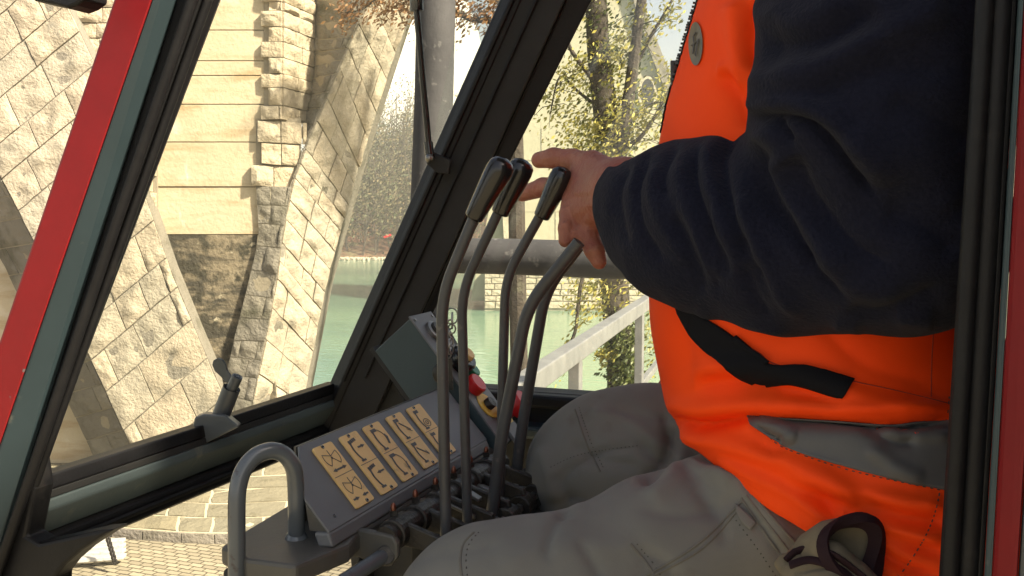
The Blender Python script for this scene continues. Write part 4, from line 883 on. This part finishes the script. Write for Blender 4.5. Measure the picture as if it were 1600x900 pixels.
b.chain([(920, 346, 1.20, 21), (918, 368, 1.185, 18)], .008); b.chain([(918, 368, 1.185, 17.5), (929, 391, 1.178, 15.5), (936, 409, 1.175, 12)], .004)  # little finger
K = .03
b.chain([(975, 302, 1.17, 42), (1100, 345, 1.11, 62), (1400, 372, 1.0, 72), (1395, 150, 1.0, 75), (1385, -75, 1.03, 85)], K)
def wp(px, py, d): q = P(px, py, d); return (q.x, q.y, q.z)
b.wchain([(*wp(1385, -75, 1.03), .06), (*wp(1330, -110, 1.24), .09), (*wp(1300, -100, 1.44), .07)], .05)
b.wchain([(*wp(1325, -60, 1.24), .14), (*wp(1300, 300, 1.24), .15), (*wp(1300, 560, 1.24), .15), (*wp(1330, 780, 1.24), .14)], .06, (1, .92, 1))
b.wchain([(*wp(1310, -130, 1.24), .06), (*wp(1290, -260, 1.24), .055)], .04)
hx, hy, hz_ = wp(1285, -340, 1.24)
b.cone((hx+.02, hy, hz_+.03), (hx-.01, hy, hz_+.03), .088, .085, .02, (1, 1.18, 1)); b.cone((hx-.01, hy, hz_-.01), (hx-.055, hy, hz_-.065), .07, .04, .03, (1, 1.1, 1))
b.cone((hx-.088, hy, hz_+.01), (hx-.112, hy, hz_-.022), .010, .013, .012)
for sg in (-1, 1):
    b.cone((hx+.005, hy+sg*.078, hz_+.01), (hx+.012, hy+sg*.083, hz_-.02), .012, .009, .006); b.cone((hx-.085, hy+sg*.032, hz_+.035), (hx-.09, hy+sg*.015, hz_+.033), .008, .006, .008)
b.cone((hx-.097, hy-.02, hz_-.045), (hx-.097, hy+.02, hz_-.045), .006, .006, .006)
b.wchain([(*wp(1300, -100, 1.42), .055), (*wp(1330, 330, 1.50), .05), (*wp(1130, 560, 1.42), .035), (*wp(1080, 590, 1.38), .03)], .03)
b.wchain([(*wp(1080, 590, 1.38), .032), (*wp(1040, 615, 1.36), .02)], .02)
b.wchain([(*wp(1300, 800, 1.14), .075), (*wp(880, 960, 1.01), .06), (*wp(745, 1010, .98), .05), (*wp(755, 1290, .99), .045), (*wp(760, 1500, 1.0), .035)], .04)
b.wchain([(*wp(1180, 770, 1.34), .07), (*wp(940, 745, 1.35), .05), (*wp(930, 1000, 1.35), .045), (*wp(930, 1150, 1.35), .038)], .04)
hc = P(895, 320, 1.22)
xs = mixaxis(-.75, .75, .016, [(hc.x-.10, hc.x+.075, .0019), (hx-.13, hx+.1, .006)]); ys = mixaxis(.88, 1.60, .014, [(1.145, 1.33, .0022)]); zs = mixaxis(3.7, 5.78, .016, [(hc.z-.095, hc.z+.085, .0019), (hz_-.12, 5.76, .006)])
V, Fc = nets(b.eval(xs, ys, zs), xs, ys, zs)
Vh = sculpt(V, Fc, [([(905, 300), (935, 298)], 5, .0008), ([(903, 328), (940, 315)], 5, .0010), ([(888, 312), (925, 306)], 4, -.0006), ([(915, 345), (948, 330)], 5, .0008), ([(868, 236), (869, 258)], 2.2, -.0007), ([(874, 236), (875, 258)], 2.2, -.0006),
     ([(906, 282), (902, 306)], 7, .0016), ([(896, 318), (902, 338)], 7, .0018), ([(912, 340), (926, 352)], 7, .0014), ([(912, 386), (930, 378)], 2, -.0006), ([(896, 345), (908, 356), (915, 372)], 3.5, -.0016)])
body = mkmesh('body', Vh, Fc, M['skin'], per)
Bh = bvh(Vh, Fc)
hb = MB(); hb.ball((hx+.022, hy, hz_+.045), (.098, .083, .085), 20); hb.build('hair', M['hair'], per, smooth=True)
for sg in (-1, 1): hb = MB(); hb.ball((hx-.083, hy+sg*.030, hz_+.015), .011, 10); hb.build('eye', M['white'], per, smooth=True)
for q in ((760, 1500, 1.0), (930, 1150, 1.35)):
    c_ = P(*q); MB().tube(smoothpath([c_+Vector((.03, 0, .08)), c_+Vector((0, 0, 0)), c_+Vector((-.06, 0, -.03)), c_+Vector((-.17, 0, -.04))], 5), .052, 14).build('boot', M['boot'], per, smooth=True)
# ---- left sleeve of the fleece
s = Form(.05)
s.chain([(982, 308, 1.165, 54), (1022, 332, 1.145, 88), (1070, 346, 1.12, 116), (1115, 352, 1.10, 132), (1250, 360, 1.05, 156), (1375, 372, 1.0, 140), (1425, 365, 1.0, 140)], .03)
s.chain([(1410, 350, 1.0, 150), (1362, 180, 1.0, 186), (1395, 40, 1.02, 196), (1410, -150, 1.05, 210)], .022)
s.chain([(1430, 420, 1.0, 80), (1452, 438, 1.0, 68)], .03)
lo = P(900, 560, 1.1); xs = arange(-.38, .62, .0036); ys = arange(.80, 1.32, .0040); zs = arange(4.80, 5.36, .0034)
F = s.eval(xs, ys, zs); V, Fc = nets(F, xs, ys, zs)
st_ = [([(1168, 192), (1210, 181), (1262, 186), (1310, 222), (1348, 270), (1372, 306)], 9, -.016), ([(1175, 172), (1240, 160), (1300, 178), (1352, 225), (1395, 290)], 20, .012),
       ([(1205, 190), (1222, 208), (1236, 226)], 6, -.012), ([(1190, 205), (1212, 235), (1240, 262)], 14, .006),
       ([(1165, 128), (1240, 112), (1330, 78), (1420, 42), (1470, 10)], 24, .012), ([(1190, 60), (1280, 50), (1370, 10)], 34, -.012), ([(1185, 155), (1280, 140), (1380, 110), (1500, 100)], 22, -.008),
       ([(1190, 10), (1240, 30), (1320, -20)], 26, .01), ([(1330, 200), (1420, 250), (1490, 330)], 40, .008), ([(1390, 150), (1460, 180), (1510, 230)], 26, -.007),
       ([(1150, 212), (1136, 250), (1142, 320), (1168, 390), (1214, 460)], 12, -.013), ([(1115, 216), (1120, 300), (1150, 380), (1180, 420)], 15, .007),
       ([(1100, 230), (1092, 290), (1104, 350), (1140, 430)], 10, -.009), ([(1078, 250), (1074, 310), (1090, 380), (1120, 440)], 13, .007),
       ([(1058, 222), (1048, 262), (1050, 310)], 9, -.007), ([(1052, 330), (1066, 400), (1100, 460)], 10, -.009), ([(1034, 250), (1034, 320), (1062, 420)], 12, .006),
       ([(1010, 236), (1000, 290), (1006, 350), (1030, 410)], 8, -.008), ([(990, 250), (986, 300)], 9, .004),
       ([(975, 246), (960, 290), (966, 340), (985, 380)], 7, -.005), ([(955, 262), (944, 300), (950, 340)], 7, .003),
       ([(1180, 226), (1196, 290), (1226, 350), (1270, 410), (1330, 470)], 15, -.015), ([(1206, 250), (1230, 300), (1270, 360), (1330, 420)], 18, .010),
       ([(1240, 250), (1275, 310), (1330, 370), (1400, 420)], 16, -.009), ([(1160, 300), (1176, 370), (1210, 430), (1260, 490)], 13, .009), ([(1150, 360), (1172, 430), (1210, 495)], 10, -.008),
       ([(1260, 400), (1330, 440), (1410, 470)], 22, .006), ([(1330, 480), (1372, 500), (1420, 480), (1470, 455)], 16, -.008), ([(1300, 500), (1345, 520)], 14, .008), ([(1395, 505), (1460, 505)], 14, .008),
       ([(1380, 330), (1450, 360), (1500, 400)], 26, -.007), ([(1085, 480), (1150, 505), (1230, 518)], 9, .006), ([(1120, 300), (1100, 380), (1128, 460)], 7, -.004)]
V = sculpt(V, Fc, st_, 22, .3, 1.35); V = relax(V, Fc, 1, .4)
n_ = vnormals(V, Fc); am = np.array([noise.noise(Vector(p)*13)*.0045+noise.noise(Vector(p)*31)*.0016 for p in V]); V = V+n_*am[:, None]
mkmesh('sleeve', V, Fc, M['navy'], per)
s = Form(.04); s.wchain([(*wp(1310, -150, 1.44), .09), (*wp(1335, 330, 1.50), .075), (*wp(1140, 555, 1.43), .06)], .04)
xs = arange(-.1, .6, .010); ys = arange(1.2, 1.7, .010); zs = arange(4.6, 5.45, .010); V, Fc = nets(s.eval(xs, ys, zs), xs, ys, zs); mkmesh('sleeve', V, Fc, M['navy'], per)
# collar and chest of the fleece under the vest
s = Form(.05); s.wchain([(*wp(1325, -60, 1.24), .15), (*wp(1300, 200, 1.24), .155)], .05, (1, .9, 1)); s.wchain([(*wp(1385, -80, 1.05), .09), (*wp(1310, -110, 1.24), .10), (*wp(1300, -110, 1.42), .09)], .05)
s.wchain([(*wp(1310, -130, 1.24), .085), (*wp(1298, -200, 1.24), .075)], .03)
xs = arange(-.05, .6, .012); ys = arange(.9, 1.6, .012); zs = arange(4.9, 5.6, .012); V, Fc = nets(s.eval(xs, ys, zs), xs, ys, zs); mkmesh('fleece_body', V, Fc, M['navy'], per)
# ---- vest
s = Form(.06); sc = (1, .93, 1)
s.chain([(1394, -140, 1.24, 228), (1364, 0, 1.24, 234), (1316, 130, 1.24, 236), (1288, 260, 1.24, 240), (1275, 400, 1.24, 238), (1275, 500, 1.24, 236), (1285, 590, 1.235, 240)], .05, sc)
s.chain([(1308, 640, 1.23, 226), (1345, 720, 1.22, 262), (1400, 800, 1.21, 280)], .035, sc)
xs = arange(-.36, .78, .0045); ys = arange(.84, 1.50, .0050); zs = arange(4.42, 5.42, .0042)
F = s.eval(xs, ys, zs); X, Y, Z = s.G
h0, h1 = P(1060, 690, 1.1), P(1330, 822, 1.1); dv = np.array((h1.x-h0.x, 0, h1.z-h0.z)); nn = np.array((-dv[2], 0, dv[0])); nn /= np.linalg.norm(nn)
if nn[2] > 0: nn = -nn
cut = (X-h0.x)*nn[0]+(Z-h0.z)*nn[2]; k = .012; hh = np.clip(.5-.5*(F-cut)/k, 0, 1); F = F*(1-hh)+cut*hh+k*hh*(1-hh)
V, Fc = nets(F, xs, ys, zs)
st_ = [([(1040, 652), (1100, 662), (1180, 648), (1250, 655), (1340, 664), (1430, 662), (1500, 650)], 9, -.020), ([(1040, 630), (1130, 636), (1240, 632), (1350, 645), (1490, 640)], 16, .010),
       ([(1055, 676), (1130, 690), (1220, 715), (1330, 760)], 16, .009), ([(1170, 650), (1195, 668), (1230, 688), (1212, 700), (1180, 680)], 7, -.006), ([(1160, 660), (1200, 655), (1240, 672), (1225, 692)], 8, .006),
       ([(1085, 600), (1150, 596), (1240, 612), (1330, 640)], 13, -.007), ([(1060, 590), (1150, 572), (1260, 590), (1360, 622), (1470, 640)], 16, .006),
       ([(1330, 770), (1400, 800), (1480, 812)], 12, -.008), ([(1230, 740), (1320, 770), (1400, 782), (1480, 790)], 14, .009), ([(1250, 760), (1330, 805), (1400, 840), (1480, 868)], 10, -.009),
       ([(1290, 800), (1370, 825), (1480, 842)], 14, .008), ([(1120, 712), (1220, 765), (1300, 820)], 10, .006), ([(1260, 775), (1330, 830), (1400, 880), (1470, 905)], 9, -.010),
       ([(1125, 110), (1150, 150), (1170, 200)], 16, -.009), ([(1180, 0), (1175, 60), (1185, 110)], 13, -.010), ([(1150, 0), (1155, 60), (1160, 120)], 18, .007), ([(1115, 105), (1140, 112), (1160, 135)], 10, .005),
       ([(1080, 470), (1072, 540), (1080, 600)], 16, -.004), ([(1250, 470), (1340, 560), (1460, 600)], 14, -.003), ([(1360, 700), (1400, 730), (1440, 745)], 10, .004), ([(1350, 672), (1400, 690), (1430, 686)], 8, -.006), ([(1380, 670), (1440, 676), (1480, 680)], 10, .006)]
V = sculpt(V, Fc, [(a, b_, c*1.35) for a, b_, c in st_], 8, .45, 1.4); V = relax(V, Fc, 1, .3)
n_ = vnormals(V, Fc); am = np.array([noise.noise(Vector(p)*11)*.0022+noise.noise(Vector(p)*30)*.0006 for p in V]); V = V+n_*am[:, None]
vest = mkmesh('vest', V, Fc, M['orange'], per); BV = bvh(V, Fc)
patch(BV, [(1168, 650), (1230, 652), (1300, 656), (1390, 662), (1440, 657), (1520, 656)], [(1172, 664), (1212, 690), (1260, 712), (1340, 735), (1430, 757), (1530, 776)], 'reflective_band', M['reflect'], vest, 90, 18)
patch(BV, [(1058, 476), (1090, 490), (1140, 520), (1200, 568), (1260, 572), (1334, 594)], [(1062, 490), (1085, 528), (1130, 570), (1185, 600), (1240, 598), (1317, 623)], 'black_strap', M['blacktape'], vest, 70, 8, .003, .003)
patch(BV, [(1153, 523), (1203, 567)], [(1147, 532), (1197, 572)], 'strap_loop', M['blacktape'], vest, 10, 4, .005, .004)
patch(BV, [(1074+13*math.cos(a), 69+34*math.sin(a)) for a in [math.pi*(1+i/14) for i in range(15)]], [(1098-13*1+13*math.cos(a), 69+34*math.sin(a)) for a in [math.pi*(1-i/14) for i in range(15)]], 'round_badge', mat('badge grey', (.16, .13, .07), .4, col2=(.09, .08, .06), nscale=60), vest, 30, 12, .0015) if False else None
mbz = MB(); ring = [hit(BV, 1089+11*math.cos(a), 69+34*math.sin(a), .002) for a in [2*math.pi*i/28 for i in range(28)]]
if all(p is not None for p in ring):
    cen = hit(BV, 1089, 69, .002); mbz.add([cen]+ring, [(0, i+1, (i+1) % 28+1) for i in range(28)])
    bd = mbz.build('round_badge', mat('badge grey', (.14, .12, .07), .4, col2=(.07, .065, .055), nscale=50), vest); mz = MB()
    for q in ([(1086, 85), (1088, 70), (1087, 58), (1091, 52)], [(1090, 88), (1092, 74), (1095, 62)], [(1084, 72), (1092, 66)]):
        pp = [hit(BV, x, y, .003) for x, y in q]; pp = [p for p in pp if p is not None]
        if len(pp) > 1: mz.tube(pp, .0009, 5)
    mz.build('emblem', M['reflect'], bd)
seam(BV, [[(1460, 500), (1456, 560), (1455, 620)], [(1105, 512), (1180, 548), (1215, 570), (1330, 595), (1400, 610), (1490, 632)]], .0007, 'pocket_seam', mat('dark orange thread', (.35, .03, .01), .8), vest, off=-.0001)
seam(BV, [[(1478, 655), (1474, 720), (1466, 780), (1450, 830), (1420, 880), (1400, 905)], [(1483, 620), (1480, 655)], [(1176, 652), (1212, 692), (1262, 714), (1340, 738), (1480, 768)]], .0006, 'stitching', M['seam'], vest, dash=.004)
# zip along the front edge with teeth and a black puller
zl = []
for x, y in cr2([(1112, -60), (1090, -2), (1078, 45), (1066, 95), (1054, 140), (1043, 180), (1036, 206)], 8):
    for dx in range(110):
        h = hit(BV, x-50+dx, y, .0)
        if h is not None: zl.append(h); break
mbz = MB(); 
if len(zl) > 3:
    mbz.tube(zl, .0022, 8); mbz.build('zip_tape', M['blacktape'], vest, smooth=True); mbz = MB(); fine = smoothpath(zl[:int(len(zl)*.62)], 3)
    d_in = RT*-1
    acc_ = 0
    for a, b2 in zip(fine, fine[1:]):
        acc_ += (b2-a).length
        if acc_ > .0052: acc_ = 0; mbz.box(b2+d_in*.0025, (.0045, .003, .0024))
    mbz.build('zip_teeth', M['knob'], vest)
    q = P(1057, 118, dep(zl[0])*.96) ; q = min(zl, key=lambda p: abs(pix(p)[1]-115)); MB().prism([q+RT*-.007+Vector((0, 0, .014)), q+RT*.003+Vector((0, 0, .014)), q+RT*.001+Vector((0, 0, -.016)), q+RT*-.006+Vector((0, 0, -.016))], FH*.004).build('zip_puller', M['knob'], vest, bevel=.0015)
# ---- trousers
s = Form(.05)
s.chain([(1350, 770, 1.16, 135), (1180, 822, 1.115, 124), (1040, 878, 1.07, 122), (880, 940, 1.01, 126), (775, 965, .98, 137), (745, 1010, .97, 132)], .04)
s.chain([(745, 1010, .97, 128), (750, 1200, .98, 100), (755, 1480, 1.0, 85)], .04)
s.chain([(1230, 740, 1.33, 110), (1030, 716, 1.345, 106), (960, 722, 1.35, 103), (930, 738, 1.352, 98)], .04)
s.chain([(930, 745, 1.352, 97), (925, 850, 1.352, 84), (925, 1140, 1.35, 72)], .04)
s.chain([(1300, 760, 1.24, 150), (1400, 780, 1.24, 170)], .05)
xs = arange(-.62, .62, .0055); ys = arange(.80, 1.60, .0055); zs = arange(3.72, 4.86, .0055)
V, Fc = nets(s.eval(xs, ys, zs), xs, ys, zs)
st_ = [([(1048, 660), (1046, 690), (1030, 730), (1000, 752)], 9, -.012), ([(1060, 700), (1050, 740), (1010, 775)], 14, .006), ([(880, 800), (862, 830), (856, 880)], 7, -.005), ([(888, 800), (900, 790), (930, 785)], 8, .003),
       ([(990, 700), (940, 706), (905, 722), (880, 745)], 5, -.006), ([(1040, 640), (1042, 670), (1050, 690)], 6, -.006), ([(905, 645), (925, 690), (940, 735)], 3, -.003), ([(870, 740), (885, 780), (880, 815)], 12, -.006), ([(850, 700), (860, 740), (870, 790)], 12, .005),
       ([(1110, 720), (1150, 760), (1200, 800), (1240, 850)], 16, .005), ([(1130, 700), (1200, 740), (1260, 790), (1290, 830)], 14, -.006), ([(1000, 790), (1060, 800), (1120, 790), (1160, 772)], 10, -.003), ([(950, 640), (1010, 650), (1050, 640)], 12, -.004), ([(1060, 720), (1100, 760), (1110, 810)], 16, -.005),
       ([(1000, 860), (1040, 880), (1060, 920)], 12, -.004), ([(780, 880), (900, 860), (1000, 850)], 20, .003), ([(1158, 780), (1190, 820), (1230, 880)], 5, -.004), ([(1000, 690), (1030, 720), (1046, 700)], 8, -.006), ([(1070, 690), (1110, 716), (1170, 726)], 9, -.006), ([(1060, 710), (1120, 742), (1190, 752)], 11, .005), ([(1080, 755), (1120, 800), (1130, 850)], 8, -.004), ([(640, 880), (700, 860), (780, 850)], 14, -.003), ([(905, 850), (930, 880), (940, 905)], 9, -.004), ([(920, 640), (980, 660), (1040, 700)], 9, .004), ([(890, 690), (940, 720), (1000, 730)], 8, -.005), ([(855, 790), (900, 780), (930, 790)], 8, -.005)]
V = sculpt(V, Fc, [(a, b_, c*1.25) for a, b_, c in st_], 8, .3, 1.4); V = relax(V, Fc, 1, .3)
n_ = vnormals(V, Fc); am = np.array([noise.noise(Vector(p)*8)*.004+noise.noise(Vector(p)*22)*.0018 for p in V]); V = V+n_*am[:, None]
tro = mkmesh('trousers', V, Fc, M['trouser'], per); BT = bvh(V, Fc)
seam(BT, [[(740, 832), (724, 850), (719, 875), (722, 905)], [(1000, 905), (1090, 850), (1160, 782)], [(1010, 905), (1095, 858), (1150, 800)], [(1158, 778), (1200, 840), (1248, 905)], [(1166, 774), (1215, 838), (1262, 900)],
          [(1175, 772), (1240, 845), (1275, 880)], [(985, 850), (1010, 880), (1025, 905)], [(898, 640), (915, 690), (938, 738)]], .0017, 'seams', M['welt'], tro, off=-.0002)
seam(BT, [[(748, 832), (733, 850), (728, 875), (731, 905)], [(905, 637), (922, 688), (945, 735)], [(860, 730), (900, 712), (950, 702), (1000, 696)], [(995, 850), (1020, 880), (1035, 905)], [(1140, 800), (1185, 860), (1215, 905)]], .0007, 'stitching', M['seam'], tro, dash=.003)
patch(BT, [(1150, 788), (1163, 800), (1180, 818)], [(1150, 800), (1160, 818), (1172, 828)], 'pocket_tab', M['trouser'], tro, 8, 5, .003, .003)
# ------------------------------------------------------------------ glove tucked at the hip
gl = empty('work_glove', P(1300, 890, 1.0), 'tan work glove with burgundy binding tucked between vest and trousers', 'glove')
d = .965
ctr = [(1232, 905, 44, 22), (1262, 893, 52, 34), (1300, 880, 60, 48), (1332, 872, 64, 62)]
rings = []
pth_ = [P(1238, 890, d), P(1268, 876, d), P(1302, 866, d-.004), P(1342, 864, d-.008)]
ax = (pth_[-1]-pth_[0]).normalized(); u = Vector((0, 0, 1)); u = (u-ax*u.dot(ax)).normalized(); v = ax.cross(u); sz = dep(pth_[0])/FPX
spec = [(26, 14), (42, 28), (52, 38), (56, 44)]
def oval(c_, a, b2, tilt=0, n=40, wob=0): return [c_+u*(math.sin(t)*a*sz)+(-v)*(math.cos(t)*b2*sz)+ax*(tilt*sz*math.cos(t)+wob*sz*math.sin(2*t)) for t in [2*math.pi*i/n for i in range(n)]]
g = MB(); outer = [oval(c_, a, b2, ti, wob=wo) for c_, (a, b2), ti, wo in zip(pth_, spec, (0, 4, 14, 30), (0, 2, 4, 8))]
inner = [oval(c_, a*.90, b2*.86, ti, wob=wo) for c_, (a, b2), ti, wo in reversed(list(zip(pth_, spec, (0, 4, 14, 30), (0, 2, 4, 8))))]
g.loft(outer+inner[:3], caps=True); g.build('cuff', M['glove'], gl, smooth=True)
def belt(pts, r, name): return MB().tube(pts, r, 10, sq=.6).build(name, M['gloveleather'], gl, smooth=True)
q3 = pth_[3]
MB().loft([oval(q3-ax*.011, 56.5, 44.5, 27, wob=8), oval(q3-ax*.004, 59, 47, 30, wob=8), oval(q3+ax*.002, 59, 47, 30, wob=8), oval(q3+ax*.004, 55, 41, 30, wob=10), oval(q3+ax*.001, 43, 25, 30, wob=14), oval(q3-ax*.012, 40, 22, 28, wob=14)], caps=False).build('cuff_binding', M['gloveleather'], gl, smooth=True)
gf = Form(.012)
gf.chain([(1226, 882, d-.012, 9), (1250, 900, d-.018, 26), (1300, 915, d-.02, 34), (1350, 935, d-.01, 40)]); gf.chain([(1222, 872, d-.012, 5), (1216, 882, d-.014, 5), (1232, 893, d-.018, 12)], .005); gf.chain([(1250, 870, d-.01, 14), (1300, 868, d-.012, 20), (1330, 900, d-.01, 30)])
q = P(1290, 900, d); xs = arange(q.x-.12, q.x+.12, .0025); ys = arange(d-.1, d+.06, .0025); zs = arange(q.z-.1, q.z+.06, .0025)
V, Fc = nets(gf.eval(xs, ys, zs), xs, ys, zs); V = sculpt(V, Fc, [([(1225, 880), (1260, 862), (1310, 878), (1350, 905)], 5, -.004), ([(1240, 896), (1300, 885), (1340, 910)], 5, -.004)])
n_ = vnormals(V, Fc); am = np.array([noise.noise(Vector(p)*40)*.002 for p in V]); V = V+n_*am[:, None]
pm = mkmesh('palm', V, Fc, M['glove'], gl); BG = bvh(V, Fc)
for k, ln in enumerate(([(1228, 877), (1245, 862), (1275, 858), (1305, 868), (1335, 890), (1352, 905)], [(1235, 884), (1262, 876), (1290, 880), (1315, 892), (1330, 905)])):
    pts = [hit(BG, x, y, .001) for x, y in cr2(ln, 8)]; pts = [p for p in pts if p is not None]
    if len(pts) > 2: belt(pts, .0042, 'binding')
